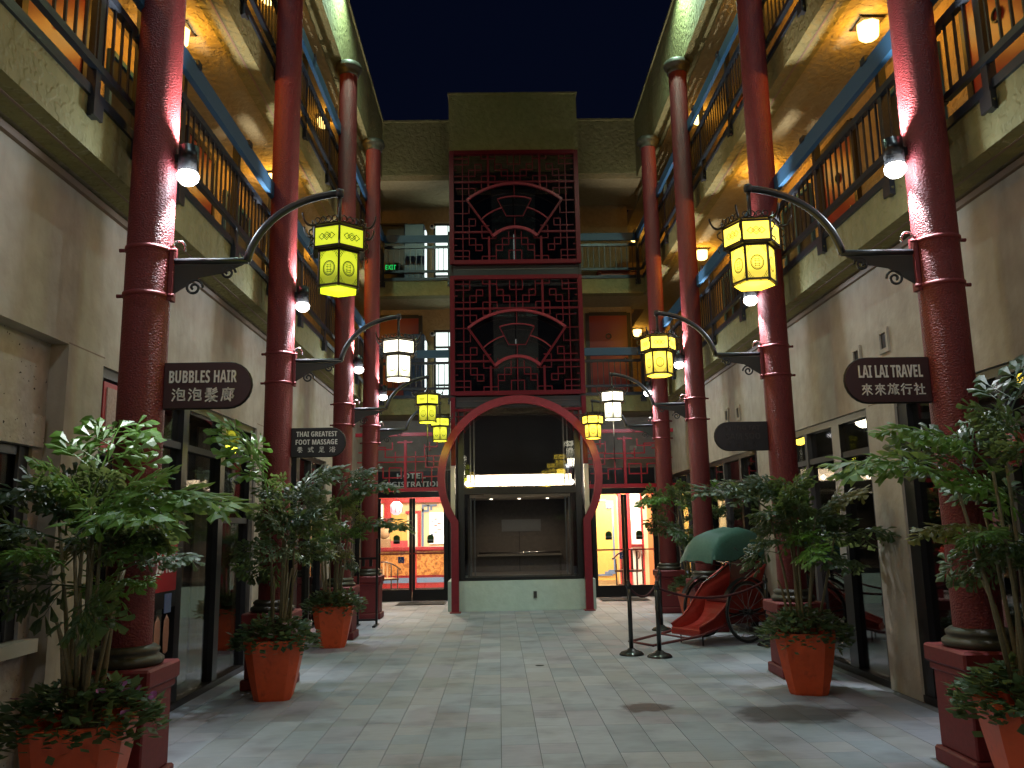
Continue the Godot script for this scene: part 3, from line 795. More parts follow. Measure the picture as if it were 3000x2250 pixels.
# fretwork of one storey; drawn on the photograph's own grid: unit about 0.128 m
func lattice_panel(t, y0: float, y1: float):
	var p = Node3D.new(); p.name = "lattice_panel"; t.add_child(p, true)
	var hw := 1.24; var cy := (y0 + y1) / 2
	for s in [-1.0, 1.0]:
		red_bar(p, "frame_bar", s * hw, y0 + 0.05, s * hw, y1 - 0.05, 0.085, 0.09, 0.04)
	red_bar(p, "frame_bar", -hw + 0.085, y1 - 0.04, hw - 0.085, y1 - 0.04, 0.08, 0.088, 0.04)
	red_bar(p, "frame_bar", -hw + 0.085, y0 + 0.04, hw - 0.085, y0 + 0.04, 0.08, 0.088, 0.04)
	var sc := 1.24 / 545.0; var sy := 1.18 / 500.0
	var X := func(v): return (v - 610.0) * sc
	var Y := func(v): return cy + (1020.0 - v) * sy
	var z := 0.035
	# heavy members
	for x in [385.0, 835.0]:
		for yy in [[550.0, 850.0], [1290.0, 1500.0]]: red_bar(p, "heavy_bar", X.call(x), Y.call(yy[0]), X.call(x), Y.call(yy[1]), 0.042, 0.05, z)
	for y in [800.0, 1240.0]:
		for xx in ([[85.0, 1135.0]] if y < 900 else [[85.0, 390.0], [830.0, 1135.0]]): red_bar(p, "heavy_bar", X.call(xx[0]), Y.call(y), X.call(xx[1]), Y.call(y), 0.036, 0.046, z)
	# thin bars of the upper left quarter, mirrored to the other three
	var q := ["160,550 160,1020", "85,590 215,590", "85,640 215,640", "215,550 215,640", "270,640 325,640", "270,640 270,745", "215,690 325,690", "325,640 325,690", "215,690 215,800", "85,745 270,745", "325,745 325,855", "325,745 445,745", "445,745 445,820", "325,550 325,590", "325,590 445,590", "445,550 445,690", "445,640 500,640", "500,640 500,745", "445,690 555,690", "555,690 555,800", "500,745 610,745", "555,550 555,640", "555,640 610,640", "85,690 105,690", "215,800 215,915", "215,915 270,915", "270,855 270,915", "215,855 270,855", "105,855 215,855", "325,855 385,855", "85,965 200,965", "215,965 215,1020"]
	for s in q:
		var a: PackedFloat64Array = s.replace(" ", ",").split_floats(",")
		for mx in [1, -1]:
			for my in [1, -1]:
				var x0 = 610.0 + (a[0] - 610.0) * mx; var x1 = 610.0 + (a[2] - 610.0) * mx
				var yy0 = 1020.0 + (a[1] - 1020.0) * my; var yy1 = 1020.0 + (a[3] - 1020.0) * my
				red_bar(p, "fret_bar", X.call(x0), Y.call(yy0), X.call(x1), Y.call(yy1), 0.018, 0.026, z)
	red_bar(p, "fret_bar", 0, Y.call(550.0), 0, Y.call(940.0), 0.018, 0.025, z)
	red_bar(p, "fret_bar", 0, Y.call(1105.0), 0, Y.call(1490.0), 0.018, 0.025, z)
	# the fan
	var zf := 0.075
	var R := 658.0
	var ccy := 820.0 + R
	var a := asin(412.0 / R)
	var so := [sc, sy]
	var fan_arc := func(cxp, cyp, r, a0, a1, w):
		var oo := []; var ii := []
		for i in 21:
			var an := lerpf(a0, a1, i / 20.0)
			oo.append(Vector2(X.call(cxp + (r + w / 2) * sin(an)), Y.call(cyp - (r + w / 2) * cos(an))))
			ii.append(Vector2(X.call(cxp + (r - w / 2) * sin(an)), Y.call(cyp - (r - w / 2) * cos(an))))
		part(p, "fan_bar", ribbon(oo, ii, 0.05), M.red, Vector3(0, 0, zf))
	fan_arc.call(610.0, ccy, R, -a, a, 20.0)
	fan_arc.call(610.0, 1205.0 + 278.0, 278.0, -asin(190.0 / 278.0), asin(190.0 / 278.0), 24.0)
	for s in [-1.0, 1.0]:
		red_bar(p, "fan_bar", s * 410 * sc, Y.call(968.0), s * 188 * sc, Y.call(1282.0), 0.04, 0.05, zf - 0.003)
		red_bar(p, "fan_bar", s * 147 * sc, Y.call(960.0), s * 72 * sc, Y.call(1108.0), 0.016, 0.024, zf)
	red_bar(p, "fan_bar", -72 * sc, Y.call(1108.0), 72 * sc, Y.call(1108.0), 0.016, 0.0236, zf)
	fan_arc.call(610.0, 935.0 + 480.0, 480.0, -asin(147.0 / 480.0), asin(147.0 / 480.0), 7.0)
	for s in [[-1.0, 1.0]]:
		fan_arc.call(610.0, 1020.0 + 420.0, 420.0, -0.74, -0.26, 7.0)
		fan_arc.call(610.0, 1020.0 + 420.0, 420.0, 0.26, 0.74, 7.0)

func lower_lattice(t):
	var p = Node3D.new(); p.name = "lattice_panel"; t.add_child(p, true)
	for s in [-1.0, 1.0]:
		red_bar(p, "frame_bar", s * 1.24, 2.7, s * 1.24, 3.90, 0.085, 0.09, 0.04)
		red_bar(p, "heavy_bar", s * 0.62, 3.70, s * 1.2, 3.70, 0.05, 0.05, 0.035)
		red_bar(p, "fret_bar", s * 1.14, 3.10, s * 1.14, 3.68, 0.018, 0.026, 0.035)
		red_bar(p, "fret_bar", s * 1.03, 3.28, s * 1.03, 3.68, 0.018, 0.026, 0.035)
		red_bar(p, "fret_bar", s * 0.91, 3.42, s * 0.91, 3.68, 0.018, 0.026, 0.035)
		red_bar(p, "fret_bar", s * 0.88, 3.58, s * 1.2, 3.58, 0.018, 0.025, 0.035)
		red_bar(p, "fret_bar", s * 0.98, 3.46, s * 1.2, 3.46, 0.018, 0.025, 0.035)
		red_bar(p, "fret_bar", s * 1.05, 3.34, s * 1.2, 3.34, 0.018, 0.025, 0.035)

func moon_gate(t):
	var cy := 2.42; var R := 1.525; var r := 1.39
	var outer := []; var inner := []
	var lo := 1.28; var li := 1.145
	outer.append(Vector2(lo, 0.0)); inner.append(Vector2(li, 0.0))
	var a0 := -acos(lo / R); var b0 := -acos(li / r)
	outer.append(Vector2(lo, cy + R * sin(a0))); inner.append(Vector2(li, cy + r * sin(b0)))
	var n := 72
	for i in n + 1:
		var a := lerpf(a0, PI - a0, float(i) / n); var b := lerpf(b0, PI - b0, float(i) / n)
		outer.append(Vector2(R * cos(a), cy + R * sin(a))); inner.append(Vector2(r * cos(b), cy + r * sin(b)))
	outer.append(Vector2(-lo, 0.0)); inner.append(Vector2(-li, 0.0))
	part(t, "moon_gate_frame", ribbon(outer, inner, 0.13), M.red, Vector3(0, 0, 0.17))
	for s in [-1.0, 1.0]:
		part(t, "gate_foot", cbox(Vector3(0.2, 0.02, 0.2), 0.004), M.red_dark, Vector3(s * 1.21, 0.01, 0.17))

# ------------------------------------------------------------------ lobby
func lobby():
	var t = thing("hotel_lobby", "brightly lit red and yellow hotel lobby behind the glass doors", "room", P(0, 0, 18.4))
	var yel := mat(lin(0.66, 0.42, 0.10), 0.6)
	var cream := mat(lin(0.74, 0.62, 0.36), 0.6)
	var red := mat(lin(0.50, 0.022, 0.028), 0.5)
	var blu := mat(lin(0.12, 0.20, 0.36), 0.5)
	var white := mat(lin(0.8, 0.78, 0.75), 0.6)
	var orange := mat(lin(0.62, 0.24, 0.08), 0.6)
	M.lobby_red = red; M.lobby_blue = blu; M.lobby_white = white
	var tan := rough_mat(lin(0.48, 0.38, 0.28), lin(0.55, 0.45, 0.34), 1.0, 0.02, 81, 0.4)
	br(t, "lobby_floor", tan, -4.6, 4.6, -0.06, 0.006, 18.36, 22.0)
	br(t, "lobby_ceiling", cream, -4.6, 4.6, 2.76, 2.86, 18.36, 22.0)
	br(t, "back_wall", cream, -4.6, 1.2, 0, 2.76, 21.8, 22.0)
	br(t, "side_wall", cream, -4.7, -4.6, 0, 2.76, 18.36, 22.0)
	br(t, "side_wall", red, 4.6, 4.7, 0, 2.76, 18.36, 22.0)
	br(t, "back_wall", cream, 1.2, 4.6, 0, 2.76, 20.7, 20.9)
	br(t, "partition", cream, 1.1, 1.2, 0, 2.76, 20.7, 22.0)
	# left: counter with marbled panels
	var marble := mat(Color.WHITE, 0.35)
	marble.albedo_texture = ntex(0.012, [lin(0.12, 0.035, 0.010), lin(0.34, 0.13, 0.03), lin(0.55, 0.26, 0.07), lin(0.22, 0.07, 0.015), lin(0.60, 0.33, 0.10)], 82, FastNoiseLite.TYPE_SIMPLEX_SMOOTH, 5)
	marble.uv1_triplanar = true; marble.uv1_world_triplanar = true; marble.uv1_scale = Vector3.ONE * 0.8
	br(t, "counter_body", red, -4.3, -1.2, 0.0, 1.0, 20.7, 21.2)
	br(t, "counter_top", M.red_dark, -4.35, -1.15, 1.0, 1.07, 20.6, 21.3)
	for x in [[-3.6, -2.55], [-2.36, -1.35]]:
		br(t, "marble_panel", marble, x[0], x[1], 0.40, 0.97, 20.67, 20.7)
		br(t, "blue_stripe", blu, x[0], x[1], 0.22, 0.34, 20.67, 20.7)
	br(t, "kick_base", M.black, -4.3, -1.2, 0.0, 0.10, 20.66, 20.7)
	br(t, "counter_post", red, -2.52, -2.39, 0.02, 1.0, 20.64, 20.69)
	# left: back wall decorations
	br(t, "wall_panel", yel, -3.15, -2.72, 1.22, 1.9, 21.74, 21.8)
	br(t, "wall_panel", mat(lin(0.55, 0.06, 0.08), 0.5), -3.2, -2.70, 0.9, 1.22, 21.73, 21.8)
	br(t, "white_post", white, -2.57, -2.45, 0.8, 1.9, 21.72, 21.8)
	br(t, "red_frame", red, -2.75, -2.36, 1.9, 1.97, 21.70, 21.8)
	br(t, "red_frame", red, -2.43, -2.36, 0.9, 1.9, 21.70, 21.8)
	br(t, "red_frame", red, -3.3, -3.12, 1.7, 2.76, 21.70, 21.8)
	br(t, "red_frame", red, -4.6, -1.2, 2.18, 2.4, 21.65, 21.8)
	for q in [[-2.34, -2.29, 1.0, 2.02], [-2.34, -2.12, 2.08, 2.13], [-2.34, -2.29, 1.94, 2.08], [-2.34, -2.2, 1.94, 1.99], [-2.2, -2.15, 1.94, 2.13], [-2.12, -2.07, 1.98, 2.13], [-2.07, -1.95, 2.08, 2.13], [-2.34, -2.22, 0.99, 1.04]]:
		br(t, "blue_fret", blu, q[0], q[1], q[2], q[3], 21.76, 21.8)
	br(t, "lit_poster", glow(Color(1, 0.98, 0.95), 1.1), -2.14, -1.6, 1.12, 1.92, 21.74, 21.79)
	for i in 8:
		br(t, "poster_print", red if i % 3 else blu, -2.1 + (i % 3) * 0.08, -2.04 + (i % 3) * 0.1, 1.35 + i * 0.055, 1.38 + i * 0.055, 21.734, 21.739)
	var lit = glow(Color(1, 0.96, 0.86), 1.2)
	br(t, "lit_window", lit, -3.6, -3.34, 1.7, 2.15, 21.75, 21.79)
	# ceiling lights
	for x in [-2.4, 2.4]:
		br(t, "ceiling_light_panel", glow(Color(1, 0.95, 0.85), 3.0), x - 0.5, x + 0.5, 2.72, 2.757, 19.2, 20.0)
		area(t, "ceiling_light_panel_beam", P(x, 2.70, 19.6) - t.position, Vector3.DOWN, Vector2(1.0, 0.8), Color(1, 0.93, 0.82), 26.0)
	# right: panel with blue key border, red and orange posts
	br(t, "yellow_panel", yel, 1.45, 2.56, 0.2, 2.3, 20.64, 20.7)
	for q in [[2.44, 2.48, 0.40, 1.92], [1.5, 2.4, 0.30, 0.34], [1.5, 2.3, 2.10, 2.14]]:
		br(t, "blue_border", blu, q[0], q[1], q[2], q[3], 20.62, 20.64)
	for q in [[2.30, 2.48, 1.92, 2.10], [2.30, 2.48, 0.34, 0.44], [1.5, 1.62, 0.34, 0.46], [2.22, 2.30, 0.34, 0.40]]:
		br(t, "blue_corner", blu, q[0], q[1], q[2], q[3], 20.615, 20.64)
	for q in [[2.60, 2.68, red], [2.68, 2.78, orange], [2.78, 2.88, red], [2.90, 3.14, white], [3.14, 3.20, red], [3.20, 3.30, cream], [3.30, 3.42, orange], [3.42, 3.62, red]]:
		br(t, "wall_post", q[2], q[0], q[1], 0.0, 2.3, 20.58 + q[0] * 0.01, 20.7)
	br(t, "red_frame", red, 1.2, 4.6, 2.3, 2.76, 20.56, 20.7)
	br(t, "shelf", M.red_dark, 2.88, 3.16, 0.98, 1.04, 20.45, 20.6)
	# pendant lantern over the counter
	var pl = thing("pendant_lantern", "glowing pink and white lantern hanging in the lobby over the counter", "lantern", P(-2.76, 2.0, 19.8))
	part(pl, "shade", lathe([Vector2(0.06, -0.16), Vector2(0.13, -0.10), Vector2(0.14, 0.08), Vector2(0.07, 0.15)], 16), glow(Color(1, 0.66, 0.72), 1.6))
	part(pl, "cord", tube([Vector3(0, 0.15, 0), Vector3(0, 0.76, 0)], 0.008, -1, 6), M.black)
	for s in 8:
		part(pl, "rib", tube([Vector3(0.131 * cos(s * TAU / 8), -0.10, 0.131 * sin(s * TAU / 8)), Vector3(0.142 * cos(s * TAU / 8), 0.0, 0.142 * sin(s * TAU / 8)), Vector3(0.142 * cos(s * TAU / 8), 0.08, 0.142 * sin(s * TAU / 8))], 0.006, -1, 5), M.red)
	# chairs
	horseshoe_chair(P(2.66, 0.006, 19.6), -0.5, "dark red horseshoe armchair behind the right glass door", 1.0, false)
	horseshoe_chair(P(-2.96, 0.006, 19.7), 0.6, "striped low chair behind the left glass door", 0.8, true)
	# clutter on the counter
	var bxs = tag(bx(self, "brochure_box", mat(lin(0.24, 0.15, 0.08), 0.7), P(-3.16, 1.17, 20.95), Vector3(0.24, 0.2, 0.2)), "small brown box standing on the lobby counter", "box")
	var fan = tag(part(self, "round_fan", lathe([Vector2(0.0, -0.03), Vector2(0.14, -0.03), Vector2(0.15, 0.0), Vector2(0.14, 0.03), Vector2(0.0, 0.03)], 18), mat(lin(0.30, 0.19, 0.10), 0.6), P(-3.2, 1.42, 20.95), Basis(Vector3.RIGHT, PI / 2)), "round tan fan on the lobby counter over the box", "fan")

func horseshoe_chair(at: Vector3, turn: float, label: String, sc: float, striped: bool):
	var c = thing("lobby_chair", label, "chair", at, turn)
	c.scale = Vector3.ONE * sc
	var wood = mat(lin(0.03, 0.006, 0.005), 0.3)
	if not M.has("wood"):
		M.wood = wood
		M.stripe = mat(lin(0.62, 0.40, 0.22), 0.6)
	bx(c, "seat", M.wood, Vector3(0, 0.46, 0), Vector3(0.56, 0.045, 0.46))
	for x in [-0.25, 0.25]:
		for z in [-0.2, 0.2]:
			part(c, "leg", tube([Vector3(x, 0, z), Vector3(x, 0.48, z), Vector3(x, 0.74 if z > 0 else 0.9, z)], 0.019), M.wood)
	var pts := []
	for i in 17:
		var a := lerpf(-0.15, PI + 0.15, i / 16.0)
		pts.append(Vector3(0.30 * cos(a), 0.74 + 0.2 * maxf(0, sin(a)), 0.22 - 0.45 * sin(a)))
	part(c, "arm_rail", tube(pts, 0.022), M.wood)
	for x in [-0.12, 0.0, 0.12]:
		bx(c, "back_slat", M.stripe if striped else M.wood, Vector3(x, 0.70, -0.2), Vector3(0.05, 0.44, 0.015))
	for x in [-0.27, 0.27]:
		part(c, "stretcher", tube([Vector3(x * 0.93, 0.14, -0.2), Vector3(x * 0.93, 0.14, 0.2)], 0.012), M.wood)
	bx(c, "stretcher", M.wood, Vector3(0, 0.14, 0.2), Vector3(0.5, 0.03, 0.02))
	if striped:
		for i in 5: bx(c, "seat_stripe", M.stripe, Vector3(0, 0.486, -0.18 + i * 0.09), Vector3(0.52, 0.008, 0.045))

# ------------------------------------------------------------------ railings
func railing(label: String, at: Vector3, length: float, turn: float, posts: Array, group: String):
	var r = thing("balcony_railing", label, "railing", at, turn, group)
	# local x runs along the rail from 0 to length; local z points out over the courtyard; y = 0 is the slab's top
	bx(r, "bottom_rail", M.rail, Vector3(length / 2, 0.16, 0), Vector3(length, 0.05, 0.045))
	bx(r, "top_rail", M.rail, Vector3(length / 2, 0.70, 0), Vector3(length, 0.055, 0.05))
	var bb = bx(r, "blue_beam", M.blue, Vector3(length / 2, 0.91, -0.075), Vector3(length, 0.165, 0.05))
	bb.set_meta("label", "blue painted beam above the railing")
	for p in posts:
		bx(r, "post", M.iron, Vector3(p, 0.42, 0.022), Vector3(0.065, 1.18, 0.06))
		bx(r, "post_cap", M.iron, Vector3(p, 1.0, -0.03), Vector3(0.09, 0.05, 0.17))
		bx(r, "anchor", M.iron, Vector3(p, -0.12, -0.012), Vector3(0.12, 0.11, 0.02))
		part(r, "bolt", lathe([Vector2(0.016, -0.01), Vector2(0.016, 0.012), Vector2(0.0, 0.014)], 6), M.chrome, Vector3(p - 0.046, -0.12, -0.002), Basis(Vector3.RIGHT, PI / 2))
	var n := int(length / 0.115)
	var bm := boxm(Vector3(0.016, 0.49, 0.016))
	for i in n:
		var x := (i + 0.5) * length / n
		var clear := true
		for p in posts: if absf(p - x) < 0.045: clear = false
		if clear: part(r, "baluster", bm, M.iron, Vector3(x, 0.43, 0))

func railings():
	var cuts := [-2.0, 2.0, 5.29, 8.6, 12.2, 14.85, 17.05]
	var where := ["behind the viewer", "nearest", "second from the viewer", "third from the viewer", "fourth from the viewer", "farthest"]
	for s in [-1.0, 1.0]:
		for lv in [[S2T, "second floor"], [S3T, "third floor"]]:
			for i in cuts.size() - 1:
				var d0: float = cuts[i]; var d1: float = cuts[i + 1]
				var l := d1 - d0 - 0.02
				var posts := []
				for p in [-1.0, 0.6, 2.0, 3.4, 4.83, 6.2, 7.6, 8.85, 10.25, 11.7, 13.1, 14.5, 15.9, 5.45]:
					if p > d0 + 0.04 and p < d1 - 0.06: posts.append((p - d0) if s > 0 else (d1 - p))
				var at := P(s * (FX - 0.035), lv[1] if false else lv[0], d0 + 0.01) if s > 0 else P(s * (FX - 0.035), lv[0], d1 - 0.01)
				railing("black balcony railing with blue beam, %s, %s side, %s bay" % [lv[1], "left" if s < 0 else "right", where[i]], at, l, PI / 2 if s > 0 else -PI / 2, posts, "balcony railings along the wings")
	for lv in [[S2T, "second floor"], [S3T, "third floor"]]:
		railing("black balcony railing on the back wing's %s, left of the tower" % lv[1], P(-FX + 0.04, lv[0], ZB - 0.035), FX - 1.25 - 0.05, 0.0, [0.06, 1.5], "balcony railings of the back wing")
		railing("black balcony railing on the back wing's %s, right of the tower" % lv[1], P(1.36, lv[0], ZB - 0.035), FX - 1.36 - 0.05, 0.0, [0.05, 1.36], "balcony railings of the back wing")

# ------------------------------------------------------------------ columns, lamp arms, lanterns, sconces, signs
func column(at: Vector3, s: float, label: String):
	var c = thing("column", label, "column", at, 0.0, "red columns along the courtyard")
	part(c, "plinth", cbox(Vector3(0.47, 0.10, 0.47), 0.012), M.column_trim, Vector3(0, 0.05, 0))
	part(c, "pedestal", cbox(Vector3(0.41, 0.47, 0.41), 0.01), M.column_trim, Vector3(0, 0.335, 0))
	part(c, "pedestal_neck", cbox(Vector3(0.445, 0.05, 0.445), 0.012), M.column_trim, Vector3(0, 0.585, 0))
	part(c, "pedestal_cap", cbox(Vector3(0.485, 0.11, 0.485), 0.014), M.column_trim, Vector3(0, 0.665, 0))
	part(c, "base_moulding", lathe([Vector2(0.2, 0.72), Vector2(0.215, 0.735), Vector2(0.215, 0.76), Vector2(0.195, 0.775), Vector2(0.18, 0.785), Vector2(0.19, 0.8), Vector2(0.19, 0.815), Vector2(0.165, 0.835), Vector2(0.14, 0.84)], 32), M.bronze)
	part(c, "shaft", lathe([Vector2(0.143, 0.82), Vector2(0.143, 3.0), Vector2(0.141, 6.0), Vector2(0.139, 8.64)], 40), M.column)
	for y in [3.03, 3.34]:
		part(c, "clamp_band", lathe([Vector2(0.144, y - 0.015), Vector2(0.152, y - 0.013), Vector2(0.152, y + 0.013), Vector2(0.144, y + 0.015)], 32), M.column_trim)
		for sx in [-1.0, 1.0]:
			if sx * s > 0 or true:
				part(c, "clamp_bolt", tube([Vector3(sx * 0.145, y, 0.03), Vector3(sx * 0.185, y, 0.03)], 0.013), M.column_trim)
	part(c, "capital", lathe([Vector2(0.14, 8.60), Vector2(0.165, 8.62), Vector2(0.15, 8.65), Vector2(0.20, 8.70), Vector2(0.215, 8.74), Vector2(0.20, 8.775), Vector2(0.2, 8.797), Vector2(0.0, 8.797)], 32), M.bronze)
	return c

# everything below is built in the plane across the courtyard; u = -s points to the axis
func lamp_arm(at: Vector3, s: float, label: String):
	var a = thing("lamp_arm", label, "lamp bracket", at, 0.0 if s < 0 else PI, "black lamp arms on the columns")
	# local +x runs from the column to the axis
	bx(a, "back_plate", M.column_trim, Vector3(0.157, 3.185, 0), Vector3(0.025, 0.37, 0.07))
	part(a, "bar", tube([Vector3(0.16, 3.27, 0), Vector3(0.65, 3.27, 0)], 0.022, -1, 10), M.iron)
	var pts := []
	for i in 15:
		var t := i / 14.0
		var p := Vector3(0.64, 3.265, 0).bezier_interpolate(Vector3(0.69, 3.52, 0), Vector3(0.92, 3.71, 0), Vector3(1.25, 3.735, 0), t)
		pts.append(p)
	part(a, "curved_arm", tube(pts, 0.026, 0.024, 10), M.iron)
	part(a, "end_knob", lathe([Vector2(0, -0.035), Vector2(0.026, -0.025), Vector2(0.03, 0.0), Vector2(0.026, 0.025), Vector2(0, 0.03)], 12), M.iron, Vector3(1.245, 3.735, 0))
	part(a, "drop_rod", tube([Vector3(1.245, 3.72, 0), Vector3(1.245, 3.50, 0)], 0.014, -1, 8), M.iron)
	part(a, "web_plate", prism([Vector2(0.17, 3.245), Vector2(0.62, 3.245), Vector2(0.5, 3.19), Vector2(0.34, 3.16), Vector2(0.17, 3.05)], 0.012), M.iron_dull)
	for sc in [[0.52, 3.19, 0.05], [0.30, 3.09, 0.06]]:
		var sp := []
		for i in 26:
			var an := i * 0.42
			var rr: float = sc[2] * (1.0 - i / 30.0)
			sp.append(Vector3(sc[0] + rr * cos(an), sc[1] + rr * sin(an), 0))
		part(a, "scroll", tube(sp, 0.009, -1, 6), M.iron)
	var hk := []
	for i in 10:
		var an := -0.4 + i * 0.42
		hk.append(Vector3(0.19 + 0.045 * cos(an), 3.36 + 0.05 * sin(an), 0))
	part(a, "hook", tube(hk, 0.009, -1, 6), M.chrome)

func lantern_print(upper: bool) -> ImageTexture:
	var w := 128; var h := 96 if upper else 192
	var im := Image.create(w, h, false, Image.FORMAT_RGBA8)
	im.fill(Color.WHITE)
	var ink := Color(0.22, 0.30, 0.14)
	for y in h:
		for x in w:
			var on := false
			if upper:
				# a knot of three lozenges
				for c in [[-26.0, 17.0], [0.0, 22.0], [26.0, 17.0]]:
					var q: float = absf(x - 64 - c[0]) + absf(y - 48) * 1.15
					if absf(q - c[1]) < 2.6: on = true
					if c[0] == 0.0 and absf(q - 11) < 2.2: on = true
			else:
				var v := Vector2(x - 64, y - 100)
				var r := v.length()
				if absf(r - 40) < 3.0 or absf(r - 33) < 1.3: on = true
				if r < 29 and (int(absf(v.y) + 3) % 11 < 3) and absf(v.x) < 24 - absf(v.y) * 0.35: on = true
				if r < 27 and absf(absf(v.x) - 12) < 1.6: on = true
				# corner frets
				var cx := minf(x, 127 - x); var cy := minf(y, 191 - y)
				if cx + cy * 0.9 < 46 and (int(cx + cy * 0.6) % 10 < 4) and cx > 4 and cy > 4: on = true
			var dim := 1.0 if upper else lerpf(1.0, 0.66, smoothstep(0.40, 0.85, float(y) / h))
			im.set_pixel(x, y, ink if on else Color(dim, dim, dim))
	return ImageTexture.create_from_image(im)

func lantern(at: Vector3, turn: float, label: String, kind: String, light: float):
	var l = thing("lantern", label, "lantern", at, turn, "hexagonal lanterns on the columns")
	# y = 0 is the bottom of the lantern, 0.43 its top plate
	var cols := {"green": [Color(0.85, 0.90, 0.20), 0.9], "white": [Color(1.0, 0.97, 0.86), 4.0], "gold": [Color(1.0, 0.86, 0.30), 2.6], "yellow": [Color(0.96, 0.95, 0.26), 1.15]}
	var c: Color = cols[kind][0]; var e: float = cols[kind][1]
	for u in [true, false]:
		var key := "lantern_%s_%s" % [kind, u]
		if not M.has(key):
			var m = mat(c, 0.4)
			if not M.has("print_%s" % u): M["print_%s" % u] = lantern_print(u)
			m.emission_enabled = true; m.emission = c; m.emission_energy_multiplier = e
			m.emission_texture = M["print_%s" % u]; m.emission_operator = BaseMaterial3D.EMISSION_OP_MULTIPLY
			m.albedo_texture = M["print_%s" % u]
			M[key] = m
	if not M.has("lantern_frame"): M.lantern_frame = mat(lin(0.028, 0.018, 0.010), 0.4, 0.2)
	var fm = M.lantern_frame
	for tier in [[0.28, 0.415, 0.182, true], [0.03, 0.262, 0.142, false]]:
		var y0: float = tier[0]; var y1: float = tier[1]; var R: float = tier[2]
		var ap := R * cos(PI / 6)
		var pm := panel_mesh(R - 0.010, y1 - y0, 0.004)
		for k in 6:
			var a := k * PI / 3 + PI / 6
			var dirv := Vector3(sin(a), 0, cos(a))
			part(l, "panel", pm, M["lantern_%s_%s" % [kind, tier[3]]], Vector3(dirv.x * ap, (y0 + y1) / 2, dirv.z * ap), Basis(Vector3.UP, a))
			var b := k * PI / 3
			bx(l, "corner_bar", fm, Vector3(sin(b) * R, (y0 + y1) / 2, cos(b) * R), Vector3(0.015, y1 - y0 + 0.03, 0.015), Basis(Vector3.UP, b))
		for y in [y0, y1]:
			part(l, "frame_ring", lathe([Vector2(R - 0.014, y - 0.007), Vector2(R + 0.009, y - 0.007), Vector2(R + 0.009, y + 0.007), Vector2(R - 0.014, y + 0.007), Vector2(R - 0.014, y - 0.007)], 6, false, PI / 6 + PI / 3), fm)
	part(l, "shelf_plate", lathe([Vector2(0.13, 0.268), Vector2(0.178, 0.268), Vector2(0.178, 0.272), Vector2(0.13, 0.272), Vector2(0.13, 0.268)], 6, false, PI / 6 + PI / 3), fm)
	var bot = glow(c, e * 0.8)
	part(l, "bottom_panel", lathe([Vector2(0.0, 0.012), Vector2(0.132, 0.014), Vector2(0.132, 0.018), Vector2(0.0, 0.018)], 6, false, PI / 6 + PI / 3), bot)
	part(l, "top_plate", lathe([Vector2(0.19, 0.427), Vector2(0.19, 0.437), Vector2(0.05, 0.47), Vector2(0.018, 0.50), Vector2(0.0, 0.50)], 6, false, PI / 6 + PI / 3), fm)
	# lacy cresting and curled corner finials
	var st = begin(true)
	for k in 6:
		var a := k * PI / 3 + PI / 6
		var dirv := Vector3(sin(a), 0, cos(a)); var sd := Vector3(cos(a), 0, -sin(a))
		for j in 4:
			var o := dirv * (0.185 * cos(PI / 6) + 0.012) + sd * ((j - 1.5) * 0.042) + Vector3(0, 0.455, 0)
			var ring := []
			for i in 9:
				var an := TAU * i / 8
				ring.append(o + sd * cos(an) * 0.018 + Vector3(0, sin(an) * 0.02, 0))
			add_tube(st, ring, 0.0045, -1, 4, false)
	part(l, "cresting", done(st), fm)
	for k in 6:
		var b := k * PI / 3
		var dirv := Vector3(sin(b), 0, cos(b))
		var pts := []
		for i in 13:
			var t := i / 12.0
			pts.append(dirv * (0.19 + 0.065 * sin(t * 2.2) + 0.02 * t) + Vector3(0, 0.43 + 0.055 * t - 0.02 * sin(t * 6.0), 0))
		part(l, "finial", tube(pts, 0.010, 0.005, 5), fm)
		var dr := []
		for i in 9:
			var t := i / 8.0
			dr.append(dirv * (0.19 + 0.022 * sin(t * 9.0) + 0.012) + Vector3(0, 0.40 - 0.15 * t, 0))
		part(l, "hanging_scroll", tube(dr, 0.006, 0.004, 4), fm)
	part(l, "stem", tube([Vector3(0, 0.49, 0), Vector3(0, 0.55, 0)], 0.014), fm)
	omni(l, "lantern_light", Vector3(0, -0.05, 0), c, light, 0.12)
	return l

func sconce(at: Vector3, s: float, label: String, k_ := 1.0):
	var k = thing("column_lamp", label, "wall lamp", at, 0.0, "white up-and-down lamps on the columns")
	# y = 0 is the lower rim; the can is open below and above
	part(k, "can", lathe([Vector2(0.058, 0.03), Vector2(0.066, 0.012), Vector2(0.066, 0.19), Vector2(0.058, 0.19), Vector2(0.054, 0.13), Vector2(0.0, 0.13)], 20), M.black_metal)
	part(k, "bracket", boxm(Vector3(0.05, 0.06, 0.05)), M.black_metal, Vector3(s * 0.075, 0.10, 0))
	part(k, "bulb", lathe([Vector2(0.0, -0.082), Vector2(0.040, -0.074), Vector2(0.068, -0.045), Vector2(0.073, -0.012), Vector2(0.060, 0.010), Vector2(0.0, 0.012)], 18), M.sconce_glow)
	omni(k, "down_light", Vector3(0, -0.03, 0), Color(0.87, 0.945, 1.0), SC_DOWN * k_, 0.05)
	part(k, "up_lens", lathe([Vector2(0.05, 0.138), Vector2(0.05, 0.142), Vector2(0.0, 0.142)], 16), M.sconce_glow)
	spot(k, "up_light", Vector3(0, 0.17, 0), Vector3(s * 0.22, 1, 0), Color(1.0, 0.97, 0.95), SC_UP * k_, 34.0, 0.6, 0.03)
	spot(k, "down_beam", Vector3(0, -0.09, 0), Vector3(s * 0.20, -1, 0), Color(0.97, 0.98, 1.0), SC_UP * k_ * 0.75, 27.0, 0.9, 0.03)

